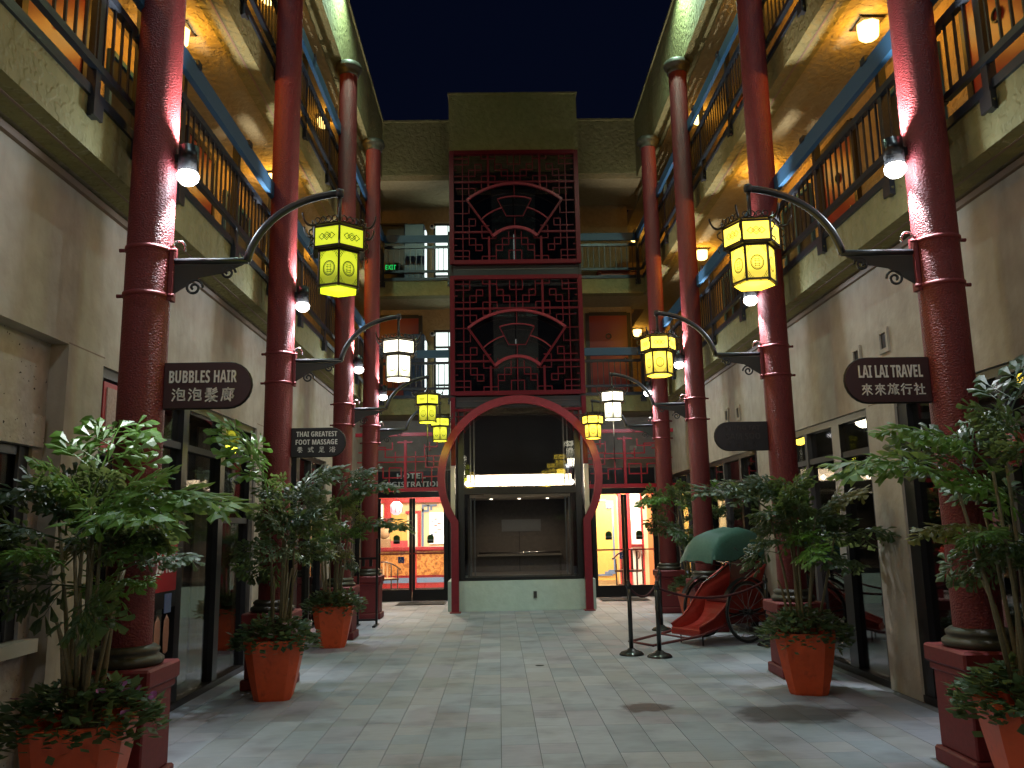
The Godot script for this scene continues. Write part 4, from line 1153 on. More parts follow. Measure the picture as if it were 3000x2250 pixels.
const SC_DOWN := 0.62
const SC_UP := 9.0

func blade_sign(at: Vector3, s: float, label: String, m):
	# y = 0 the board's middle; local +x runs towards the axis for the left, the board ends round
	var b = thing("hanging_sign", label, "sign", at, 0.0, "bilingual blade signs on the columns")
	var h := 0.145; var l := 0.555
	var poly := [Vector2(0, -h), Vector2(0, h)]
	for i in 13:
		var a := PI / 2 - PI * i / 12
		poly.append(Vector2(l - h + h * cos(a), h * sin(a)))
	if s > 0: poly = poly.map(func(v): return Vector2(-v.x, v.y))
	part(b, "board", prism(poly, 0.035), m)
	var rim := []
	for v in poly: rim.append(Vector3(v.x, v.y, 0))
	rim.append(rim[0])
	part(b, "edge_band", tube(rim, 0.010, -1, 6, false), M.sign_edge)
	return b

func columns_and_lamps():
	var order := ["first", "second", "third", "fourth"]
	var holds := {"-0": "holding the hair salon sign", "-1": "holding the foot massage sign", "-2": "without a sign", "-3": "next to the lobby's left door", "+0": "holding the travel agency sign", "+1": "holding the unlit dark sign", "+2": "behind the rickshaw", "+3": "next to the lobby's right door"}
	var kinds := {"-0": "green", "-1": "white", "-2": "yellow", "-3": "yellow", "+0": "gold", "+1": "gold", "+2": "white", "+3": "gold"}
	var words := {"green": "yellow-green", "white": "white", "yellow": "yellow", "gold": "golden"}
	for s in [-1.0, 1.0]:
		var side := "left" if s < 0 else "right"
		var all := [2.0, -1.3] + COLS
		for i in all.size():
			var d: float = all[i]
			var k := i - 2
			var key := ("-" if s < 0 else "+") + str(k)
			var which: String = ("%s from the viewer in the %s row, %s" % [order[k], side, holds[key]]) if k >= 0 else "%s row, %s behind the viewer" % [side, "just" if k == -2 else "farther"]
			column(P(s * CX, 0, d), s, "round red column, " + which)
			lamp_arm(P(s * CX, 0, d), s, "curved black lamp arm on the %s column of the %s row" % [order[k] if k >= 0 else ("rearmost" if k == -1 else "unseen"), side])
			var kind: String = kinds[key] if k >= 0 else "gold"
			var lname: String = "%s hexagonal lantern hanging from the %s column of the %s row" % [words[kind], order[k] if k >= 0 else ("rearmost" if k == -1 else "unseen"), side]
			var ln = lantern(P(s * 1.378, 3.035, d), (atan(1.033 / maxf(d, 2.0))) if s < 0 else (-0.14 if k == 2 else 0.42), lname, kind, 0.16 if kind != "white" else 0.3)
			if k == 2: part(ln, "cord", tube([Vector3(0, 0.01, 0), Vector3(0, -0.62, 0)], 0.006, -1, 5), M.black)
			sconce(P(s * 2.40, 3.885, d), s, "white up-and-down lamp on the %s column of the %s row" % [order[k] if k >= 0 else ("rearmost" if k == -1 else "unseen"), side])
	# signs
	var zf := 0.021
	var a = blade_sign(P(-2.478, 2.435, COLS[0]), -1, "maroon hair salon sign with white lettering, on the first left column", M.sign)
	letters(a, "lettering", "BUBBLES HAIR", 0.082, 0.43, Vector3(0.245, 0.055, zf), M.letter)
	glyphs(a, ["bubble", "bubble", "hair", "gallery"], 0.088, 0.104, Vector3(0.055, -0.105, zf), M.letter)
	var b = blade_sign(P(-2.478, 2.405, COLS[1]), -1, "dark foot massage sign with three lines of white lettering, on the second left column", M.sign_dark)
	letters(b, "lettering", "THAI GREATEST", 0.054, 0.42, Vector3(0.262, 0.085, zf), M.letter)
	letters(b, "lettering", "FOOT MASSAGE", 0.054, 0.43, Vector3(0.260, 0.002, zf), M.letter)
	glyphs(b, ["thai", "style", "foot", "bath"], 0.062, 0.112, Vector3(0.06, -0.105, zf), M.letter, 0.95)
	var c = blade_sign(P(2.478, 2.40, COLS[0]), 1, "maroon travel agency sign with white lettering, on the first right column", M.sign)
	letters(c, "lettering", "LAI LAI TRAVEL", 0.082, 0.42, Vector3(-0.26, 0.055, zf), M.letter)
	glyphs(c, ["come", "come", "travel", "go", "club"], 0.076, 0.086, Vector3(-0.46, -0.10, zf), M.letter)
	var e = blade_sign(P(2.478, 2.395, COLS[1]), 1, "black sign with barely readable dark lettering, on the second right column", M.sign_dark)
	letters(e, "lettering", "SHING FAT", 0.05, 0.36, Vector3(-0.26, 0.085, zf), M.letter_dim)
	letters(e, "lettering", "SAM SOO", 0.066, 0.36, Vector3(-0.26, -0.005, zf), M.letter_dim)
	glyphs(e, ["come", "go", "club", "foot"], 0.05, 0.09, Vector3(-0.44, -0.11, zf), M.letter_dim)

# ------------------------------------------------------------------ lamps under the walkways
func ceiling_lamp(at: Vector3, label: String, energy: float):
	var c = thing("ceiling_lamp", label, "ceiling lamp", at, 0.0, "yellow lamps under the walkways")
	part(c, "back_plate", cbox(Vector3(0.24, 0.022, 0.24), 0.004), M.lantern_frame, Vector3(0, -0.012, 0))
	for k in 4:
		var a := k * PI / 2 + PI / 4
		bx(c, "arm", M.lantern_frame, Vector3(cos(a) * 0.155, -0.012, sin(a) * 0.155), Vector3(0.05, 0.012, 0.02), Basis(Vector3.UP, -a))
	part(c, "shade", lathe([Vector2(0.0, -0.185), Vector2(0.075, -0.18), Vector2(0.10, -0.15), Vector2(0.11, -0.026), Vector2(0.10, -0.024)], 8, false), M.soffit_glow)
	omni(c, "lamp_light", Vector3(0, -0.10, 0), Color(1.0, 0.70, 0.22), energy, 0.08)

func ceiling_lamps():
	for s in [-1.0, 1.0]:
		var side := "left" if s < 0 else "right"
		for q in [[0.4, "behind the first bay"], [4.05, "nearest the viewer"], [7.5, "over the second bay"], [10.95, "over the third bay"], [14.4, "over the farthest bay"]]:
			ceiling_lamp(P(s * 3.42, S3B + 0.012, q[0]), "yellow ceiling lamp under the %s third-floor walkway, %s" % [side, q[1]], 0.85)
		for q in [[3.2, "nearest the viewer"], [6.8, "over the second bay"], [10.4, "over the third bay"], [14.0, "over the farthest bay"]]:
			ceiling_lamp(P(s * 3.4, RB + 0.06, q[0]), "yellow ceiling lamp under the %s roof, %s" % [side, q[1]], 0.6)
		ceiling_lamp(P(s * 3.25, S3B + 0.012, 20.5), "yellow ceiling lamp under the %s third-floor walkway, past the back wing" % side, 0.45)
		ceiling_lamp(P(s * 3.25, RB + 0.06, 20.3), "yellow ceiling lamp under the %s roof, past the back wing" % side, 0.4)

# ------------------------------------------------------------------ doors and windows upstairs
func room_door(at: Vector3, turn: float, label: String):
	var d = thing("room_door", label, "door", at, turn, "red room doors on the walkways")
	bx(d, "leaf", M.red_door, Vector3(0, 0.99, 0.02), Vector3(0.86, 1.98, 0.04))
	for x in [-0.47, 0.47]: bx(d, "frame", M.frame_dark, Vector3(x, 1.02, 0.025), Vector3(0.08, 2.04, 0.06))
	bx(d, "frame", M.frame_dark, Vector3(0, 2.02, 0.025), Vector3(0.86, 0.08, 0.06))
	part(d, "handle", lathe([Vector2(0.0, 0.05), Vector2(0.02, 0.045), Vector2(0.026, 0.02), Vector2(0.01, 0.0)].duplicate(), 12), M.chrome, Vector3(0.36, 0.98, 0.04), Basis(Vector3.RIGHT, PI / 2))
	part(d, "wreath", tube([Vector3(0.1, 0, 0), Vector3(0.07, 0.07, 0), Vector3(0, 0.1, 0), Vector3(-0.07, 0.07, 0), Vector3(-0.1, 0, 0), Vector3(-0.07, -0.07, 0), Vector3(0, -0.1, 0), Vector3(0.07, -0.07, 0), Vector3(0.1, 0, 0)], 0.02), M.bronze, Vector3(0, 1.5, 0.05)).scale = Vector3.ONE * 0.6

func upper_doors():
	M.red_door = mat(lin(0.26, 0.025, 0.02), 0.3)
	for s in [-1.0, 1.0]:
		var side := "left" if s < 0 else "right"
		for lv in [[S2T, "second"], [S3T, "third"]]:
			for q in [[3.0, "nearest"], [6.35, "second"], [9.7, "third"], [13.05, "fourth"]]:
				room_door(P(s * UX, lv[0], q[0]), -s * PI / 2, "red room door on the %s side, %s floor, %s from the viewer" % [side, lv[1], q[1]])
				var w = thing("room_window", "dark room window on the %s side, %s floor, beside the %s red door" % [side, lv[1], q[1]], "window", P(s * UX, lv[0] + 0.9, q[0] + 1.5), -s * PI / 2, "room windows on the walkways")
				bx(w, "pane", M.black, Vector3(0, 0.45, 0.012), Vector3(1.0, 0.9, 0.02))
				for x in [-0.53, 0.0, 0.53]: bx(w, "frame", M.blue, Vector3(x, 0.45, 0.02), Vector3(0.05, 1.0, 0.05))
				for y in [-0.03, 0.93]: bx(w, "frame", M.blue, Vector3(0, y, 0.022), Vector3(1.0, 0.05, 0.05))
	for q in [[2.2, S2T, "right of the tower, second floor"], [-2.52, S2T, "left of the tower, second floor"]]:
		room_door(P(q[0], q[1], 18.3), 0.0, "red room door at the back wing, " + q[2])

func wall_vents():
	for q in [[3.10, 7.27, "nearest of the pair above the maroon sign"], [3.06, 7.85, "second of the pair above the maroon sign"], [3.08, 11.9, "third along the right wall"], [3.12, 12.5, "farthest along the right wall"]]:
		var v = thing("wall_vent", "small square framed vent on the right wall, " + q[2], "vent", P(WX, q[0], q[1]), -PI / 2, "square vents on the right wall")
		for x in [-0.075, 0.075]: bx(v, "frame", M.wall, Vector3(x, 0, 0.011), Vector3(0.035, 0.22, 0.022))
		for y in [-0.09, 0.09]: bx(v, "frame", M.wall, Vector3(0, y, 0.0105), Vector3(0.115, 0.04, 0.021))
		bx(v, "opening", M.black, Vector3(0, 0, 0.003), Vector3(0.115, 0.14, 0.006))

# ------------------------------------------------------------------ red screens and the hotel doors
func entrance_screens():
	for s in [-1.0, 1.0]:
		var e = thing("lattice_screen", "red fretwork screen hanging over the %s hotel door" % ("left" if s < 0 else "right"), "screen", P(0, 0, 16.5), 0.0, "red fretwork screens over the doors")
		var x0 := 1.40; var x1 := 3.14
		var f := func(n, a, y0, b, y1, w, dp): return red_bar(e, n, s * a, 2.30 + (y0 - 1.84) * 0.70, s * b, 2.30 + (y1 - 1.84) * 0.70, w, dp, 0.0, M.red_screen)
		f.call("heavy_bar", x0 + 0.05, 3.36, x1, 3.36, 0.07, 0.08)
		f.call("heavy_bar", x0 + 0.02, 1.80, x1, 1.80, 0.075, 0.08)
		f.call("heavy_bar", 2.18, 1.9, 2.18, 3.16, 0.055, 0.06)
		f.call("heavy_bar", 2.06, 3.14, 2.32, 3.14, 0.035, 0.05)
		var q := ["1.45,2.58 3.12,2.58", "1.98,1.90 1.98,2.86", "2.38,2.58 2.38,2.86", "1.62,2.42 1.62,2.74", "1.45,2.42 1.78,2.42", "1.45,2.74 1.78,2.74", "1.78,2.42 1.78,2.74", "1.80,2.72 2.58,2.72", "1.80,2.72 1.80,3.06", "2.58,2.72 2.58,3.0", "2.58,3.0 2.90,3.0", "2.90,2.58 2.90,3.1", "1.55,3.0 1.80,3.0", "1.55,3.0 1.55,3.25", "1.70,2.90 1.70,3.12", "2.44,3.12 2.44,2.94", "2.44,2.94 2.72,2.94", "1.66,1.90 1.66,2.42", "2.5,1.90 2.5,2.42", "1.84,2.28 2.10,2.28", "1.84,2.0 1.84,2.28", "2.26,2.42 2.5,2.42", "2.26,2.14 2.26,2.42", "2.26,2.14 2.62,2.14", "2.62,2.14 2.62,2.42", "2.62,2.42 3.1,2.42", "2.8,1.90 2.8,2.42", "1.5,2.16 1.84,2.16", "2.9,2.14 3.1,2.14", "2.74,2.86 3.1,2.86"]
		for t in q:
			var a: PackedFloat64Array = t.replace(" ", ",").split_floats(",")
			f.call("fret_bar", a[0], a[1], a[2], a[3], 0.022, 0.03)

func hotel_doors():
	for s in [-1.0, 1.0]:
		var x0 := -2.97 if s < 0 else 1.66
		var x1 := -1.44 if s < 0 else 3.06
		var d = thing("hotel_door", "black framed double glass door of the hotel, %s of the tower" % ("left" if s < 0 else "right"), "door", P((x0 + x1) / 2, 0, 18.1), 0.0, "glass double doors of the hotel")
		var hx := (x1 - x0) / 2
		bx(d, "head_frame", M.black, Vector3(0, 2.245, 0), Vector3(2 * hx, 0.14, 0.1))
		bx(d, "transom_panel", M.black, Vector3(0, 2.53, -0.02), Vector3(2 * hx, 0.43, 0.04))
		for k in [-1.0, 1.0]:
			bx(d, "jamb", M.black, Vector3(k * (hx - 0.02), 1.09, 0), Vector3(0.04, 2.17, 0.1))
			var leaf = Node3D.new(); leaf.name = "door_leaf"; d.add_child(leaf, true)
			var w := hx - 0.045
			var c: float = k * (w / 2 + 0.003)
			bx(leaf, "bottom_rail", M.black, Vector3(c, 0.125, 0.01), Vector3(w, 0.24, 0.05))
			bx(leaf, "stile", M.black, Vector3(k * 0.033, 1.2, 0.01), Vector3(0.06, 1.92, 0.05))
			bx(leaf, "stile", M.black, Vector3(k * (w - 0.022), 1.2, 0.01), Vector3(0.05, 1.92, 0.05))
			bx(leaf, "pane", M.glass_clear, Vector3(c, 1.2, 0.005), Vector3(w - 0.1, 1.9, 0.006))
			bx(leaf, "push_bar", M.red_dark, Vector3(c, 0.99, 0.045), Vector3(w - 0.05, 0.03, 0.03))
			# round-topped green and black window sticker
			var sx: float = c + (0.03 if s < 0 else -0.02)
			part(leaf, "sticker", prism([Vector2(-0.07, -0.09), Vector2(-0.07, 0.05), Vector2(-0.04, 0.085), Vector2(0, 0.098), Vector2(0.04, 0.085), Vector2(0.07, 0.05), Vector2(0.07, -0.09)], 0.003), mat(lin(0.05, 0.13, 0.02), 0.5), Vector3(sx, 1.29, 0.012))
			bx(leaf, "sticker_band", mat(lin(0.30, 0.38, 0.36), 0.5), Vector3(sx, 1.265, 0.0145), Vector3(0.13, 0.035, 0.002))
			bx(leaf, "sticker_band", M.black, Vector3(sx, 1.222, 0.0145), Vector3(0.13, 0.04, 0.002))
			if k > 0 if s > 0 else k < 0:
				pass
		var hcx := -0.24 if s < 0 else -0.02 - 0.1
		access_sign(d, Vector3((-2.44 if s < 0 else 2.29) - (x0 + x1) / 2, 0.86, 0.02))
	# white lettering on the transom over the left door
	var sg = thing("transom_lettering", "white HOTEL REGISTRATION lettering on the black transom over the left door", "sign", P(-2.21, 2.5, 18.05))
	letters(sg, "lettering", "HOTEL", 0.115, 0.62, Vector3(-0.02, 0.135, 0.03), M.white_letter)
	letters(sg, "lettering", "REGISTRATION", 0.115, 1.30, Vector3(0.0, -0.045, 0.03), M.white_letter)
	for q in [[-1.95, "left"], [2.2, "right"]]:
		var m = thing("door_mat", "dark doormat in front of the %s hotel door" % q[1], "mat", P(q[0], 0.003, 17.45), 0.0, "doormats of the hotel doors")
		part(m, "pile", cbox(Vector3(0.95, 0.012, 0.6), 0.004), M.mat_rug, Vector3(0, 0.006, 0))
		part(m, "rubber_edge", boxm(Vector3(1.0, 0.005, 0.65)), M.black, Vector3(0, 0.0025, 0))

func access_sign(d, at: Vector3):
	if not M.has("access_blue"): M.access_blue = mat(lin(0.02, 0.06, 0.32), 0.4)
	bx(d, "access_sticker", M.access_blue, at, Vector3(0.13, 0.13, 0.003))
	var st = begin()
	var wheel := []
	for i in 14:
		var a := lerpf(1.9, 1.9 + 4.6, i / 13.0)
		wheel.append(Vector3(-0.004 + 0.03 * cos(a), -0.016 + 0.03 * sin(a), 0))
	add_tube(st, wheel, 0.005, -1, 5)
	add_tube(st, [Vector3(-0.008, 0.03, 0), Vector3(-0.004, 0.0, 0), Vector3(0.022, 0.0, 0), Vector3(0.034, -0.034, 0)], 0.005, -1, 5)
	add_box(st, Vector3(-0.01, 0.046, 0), Vector3(0.014, 0.014, 0.006), Basis(Vector3(0, 0, 1), 0.78))
	part(d, "access_symbol", done(st), M.white_letter, at + Vector3(0, 0, 0.004), Basis.from_scale(Vector3(1, 1, 0.3)))

# ------------------------------------------------------------------ upper back wall
func back_details():
	for q in [[S2T, "second"], [S3T, "third"]]:
		var w = thing("lit_stair_door", "white lit glass door left of the tower on the %s floor" % q[1], "door", P(-1.42, q[0], 18.36), 0.0, "white lit doors of the back wing")
		var lit = glow(Color(0.93, 1.0, 0.98), 1.5)
		bx(w, "lit_pane", lit, Vector3(0, 0.86, -0.06), Vector3(0.60, 1.68, 0.02))
		for x in [-0.31, 0.0, 0.31]: bx(w, "frame", M.frame_dark, Vector3(x, 0.86, 0.0), Vector3(0.05 if x else 0.02, 1.7, 0.05))
		for y in [0.03, 0.45, 1.32, 1.69]: bx(w, "frame", M.frame_dark, Vector3(0, y, 0.003), Vector3(0.6, 0.045, 0.05))
		area(w, "lit_pane_light", Vector3(0, 0.86, -0.03), Vector3(0, 0, 1), Vector2(0.58, 1.6), Color(0.93, 1.0, 0.98), 0.35)
		part(w, "handle", tube([Vector3(0.1, 0.85, 0.03), Vector3(0.2, 0.85, 0.03)], 0.012), M.steel)
		var cm = thing("security_camera", "small white dome camera on the %s-floor wall left of the tower" % q[1], "camera", P(-1.78, q[0] + 1.62, 18.3), 0.0, "dome cameras of the back wing")
		part(cm, "mount", lathe([Vector2(0.06, 0.0), Vector2(0.06, 0.03), Vector2(0.04, 0.05), Vector2(0.0, 0.05)], 16), M.cream, Vector3(0, 0, 0.0), Basis(Vector3.RIGHT, PI / 2))
		part(cm, "dome", lathe([Vector2(0.036, 0.0), Vector2(0.03, 0.03), Vector2(0.0, 0.042)], 14), M.black, Vector3(0, 0, 0.05), Basis(Vector3.RIGHT, PI / 2))
	var cm2 = thing("security_camera", "small white camera on the grey wall over the right hotel door", "camera", P(2.62, 3.05, 18.12), 0.0, "dome cameras of the back wing")
	part(cm2, "mount", cbox(Vector3(0.16, 0.09, 0.06), 0.01), M.cream, Vector3(0, 0.12, 0))
	part(cm2, "dome", lathe([Vector2(0.045, 0.0), Vector2(0.045, 0.03), Vector2(0.03, 0.07), Vector2(0.0, 0.08)], 16), M.cream, Vector3(0, 0.02, 0.02), Basis(Vector3.RIGHT, PI / 2))
	# vending machines: dark blue with a lit white flank
	for q in [[S3T, "third", M.blue], [S2T, "second", M.black]]:
		var v = thing("vending_machine", "tall dark blue vending machine by the back wall on the %s floor" % q[1], "vending machine", P(-2.14, q[0], 18.0), 0.0, "vending machines of the back wing")
		part(v, "cabinet", cbox(Vector3(0.46, 1.5, 0.5), 0.02), mat(lin(0.02, 0.04, 0.09), 0.3), Vector3(0, 0.75, 0))
		bx(v, "lit_front", glow(Color(0.95, 1.0, 1.0), 1.2), Vector3(0.245, 0.75, 0.1), Vector3(0.035, 1.2, 0.24))
		for i in 6: bx(v, "grille_slat", M.rail, Vector3(-0.17 + i * 0.065, 1.05, 0.255), Vector3(0.014, 0.3, 0.012))
		for i in 6: bx(v, "grille_slat", M.rail, Vector3(-0.17 + i * 0.065, 0.5, 0.255), Vector3(0.018, 0.6, 0.012))
	var dk = thing("dark_doorway", "dark stair doorway at the left end of the third-floor back wall", "doorway", P(-2.72, S3T, 18.28))
	bx(dk, "opening", M.black, Vector3(0, 0.82, 0), Vector3(0.66, 1.64, 0.03))
	bx(dk, "frame", M.frame_dark, Vector3(0.35, 0.84, 0.015), Vector3(0.05, 1.7, 0.06))
	bx(dk, "frame", M.frame_dark, Vector3(0, 1.67, 0.015), Vector3(0.66, 0.05, 0.06))
	var ex = thing("exit_sign", "green glowing EXIT sign in the dark stair doorway", "sign", P(-2.72, S3T + 0.62, 18.2))
	bx(ex, "housing", M.black, Vector3(0, 0, 0), Vector3(0.34, 0.2, 0.05))
	letters(ex, "lettering", "EXIT", 0.11, 0.24, Vector3(0, 0, 0.03), glow(Color(0.1, 1.0, 0.5), 0.5), Basis(), true)
	var bn = thing("bench", "low dark red bench against the third-floor back wall, right of the tower", "bench", P(2.4, S3T, 18.0))
	bx(bn, "seat", mat(lin(0.30, 0.05, 0.03), 0.25), Vector3(0, 0.36, 0), Vector3(0.9, 0.05, 0.4))
	bx(bn, "apron", mat(lin(0.34, 0.06, 0.03), 0.3), Vector3(0, 0.22, 0.17), Vector3(0.8, 0.2, 0.03))
	for x in [-0.4, 0.4]:
		for z in [-0.16, 0.16]: bx(bn, "leg", M.red_dark, Vector3(x, 0.17, z), Vector3(0.05, 0.34, 0.05))
	# greenish floodlights on top of the parapets, just out of the picture
	for s in [-1.0, 1.0]:
		for q in [[11.6, "above the third column"], [4.4, "above the first column"]]:
			var fl = thing("floodlight", "greenish white floodlight on the %s parapet %s" % ["left" if s < 0 else "right", q[1]], "floodlight", P(s * 2.70, RT + 0.04, q[0]), 0.0, "floodlights on the parapets")
			bx(fl, "bracket", M.black_metal, Vector3(-s * 0.03, 0.09, 0), Vector3(0.4, 0.03, 0.05))
			part(fl, "housing", cbox(Vector3(0.2, 0.12, 0.26), 0.02), M.black_metal, Vector3(-s * 0.26, 0.12, 0))
			bx(fl, "lens", M.flood_lens, Vector3(-s * 0.26, 0.055, 0), Vector3(0.16, 0.008, 0.2))
			spot(fl, "flood_light_beam", Vector3(-s * 0.26, 0.035, 0), Vector3(s * 0.12, -1, -0.15), Color(0.86, 0.98, 1.0) if q[0] < 6.0 else Color(0.82, 1.0, 0.88), FLOOD * (0.55 if q[0] < 6.0 else 1.0), 72.0, 0.6, 0.06)

const FLOOD := 14.0

# ------------------------------------------------------------------ potted palms
func leaflet(st: SurfaceTool, at: Vector3, dir: Vector3, up: Vector3, l: float, w: float, rng):
	# a fishtail: narrow at the base, broad and jagged at the tip, creased along the middle
	var sd := dir.cross(up).normalized() * w
	var n := sd.cross(dir).normalized()
	var droop := -n * l * 0.12
	var b := at + dir * l * 0.55 + n * w * 0.15
	var tipc = at + dir * l * rng.randf_range(0.86, 1.0) + droop
	var t1 = at + dir * l * rng.randf_range(0.84, 1.12) + sd * 0.55 + droop * 1.3
	var t2 = at + dir * l * rng.randf_range(0.70, 0.98) - sd * 0.8 + droop
	var e1 := at + dir * l * 0.72 + sd * 0.95 + droop * 0.6
	tri(st, at, e1, b); tri(st, b, e1, t1); tri(st, b, t1, tipc); tri(st, b, tipc, t2); tri(st, at, b, t2)

func frond_mesh(sd: int, l: float, droop: float) -> Mesh:
	var rng = RandomNumberGenerator.new(); rng.seed = sd
	var st = begin()
	var pts := []
	for i in 9:
		var t := i / 8.0
		pts.append(Vector3(l * t, l * (0.42 * t - droop * t * t), 0.04 * l * sin(t * 3.0)))
	add_tube(st, pts, 0.009, 0.003, 4, false)
	for i in range(2, 9):
		var at: Vector3 = pts[i]
		var fwd: Vector3 = (pts[min(i + 1, 8)] - pts[i - 1]).normalized()
		for s in [-1.0, 1.0]:
			# a side stalk carrying leaflets
			var pl := l * lerpf(0.40, 0.18, (i - 2) / 6.0) * rng.randf_range(0.8, 1.15)
			var dir := (fwd * rng.randf_range(0.55, 0.85) + Vector3(0, rng.randf_range(-0.5, 0.4), s)).normalized()
			var n := 4 if i < 6 else 3
			add_tube(st, [at, at + dir * pl * 0.5 + Vector3(0, -pl * 0.04, 0), at + dir * pl + Vector3(0, -pl * 0.16, 0)], 0.004, 0.002, 3, false)
			for k in n:
				var q := at + dir * pl * (k + 0.6) / n + Vector3(0, -pl * 0.16 * pow((k + 0.6) / n, 2), 0)
				for m in [-1.0, 1.0]:
					var ld = (dir * rng.randf_range(0.5, 1.0) + dir.cross(Vector3.UP).normalized() * m * rng.randf_range(0.5, 0.9) + Vector3(0, rng.randf_range(-0.9, 0.3), 0)).normalized()
					leaflet(st, q, ld, Vector3.UP, l * rng.randf_range(0.12, 0.25), l * rng.randf_range(0.028, 0.054), rng)
			leaflet(st, at + dir * pl + Vector3(0, -pl * 0.16, 0), dir, Vector3.UP, l * 0.2, l * 0.07, rng)
	leaflet(st, pts[8], Vector3(0.9, -0.3, 0).normalized(), Vector3.UP, l * 0.24, l * 0.1, rng)
	return done(st)

var fronds := []
func pot_mesh(h: float, top: float, bot: float) -> Mesh:
	# square tapering pot with cut corners, bulging a little, open at the top with a rim
	var st = begin()
	var ring := func(r: float, y: float) -> Array:
		var o := []
		var c := r * 0.34
		for q in [Vector2(r, r - c), Vector2(r - c, r), Vector2(-r + c, r), Vector2(-r, r - c), Vector2(-r, -r + c), Vector2(-r + c, -r), Vector2(r - c, -r), Vector2(r, -r + c)]: o.append(Vector3(q.x, y, q.y))
		return o
	var rings := [ring.call(bot * 0.94, 0.0), ring.call(bot, 0.02), ring.call(lerpf(bot, top, 0.42), h * 0.35), ring.call(lerpf(bot, top, 0.78), h * 0.68), ring.call(top, h - 0.03), ring.call(top * 1.015, h - 0.015), ring.call(top * 1.0, h), ring.call(top * 0.9, h), ring.call(top * 0.86, h - 0.06)]
	for i in rings.size() - 1:
		for k in 8:
			var k2 := (k + 1) % 8
			quad(st, rings[i][k], rings[i][k2], rings[i + 1][k2], rings[i + 1][k])
	var top_r: Array = rings[rings.size() - 1]
	for k in range(1, 7): tri(st, top_r[0], top_r[k], top_r[k + 1])
	return done(st)

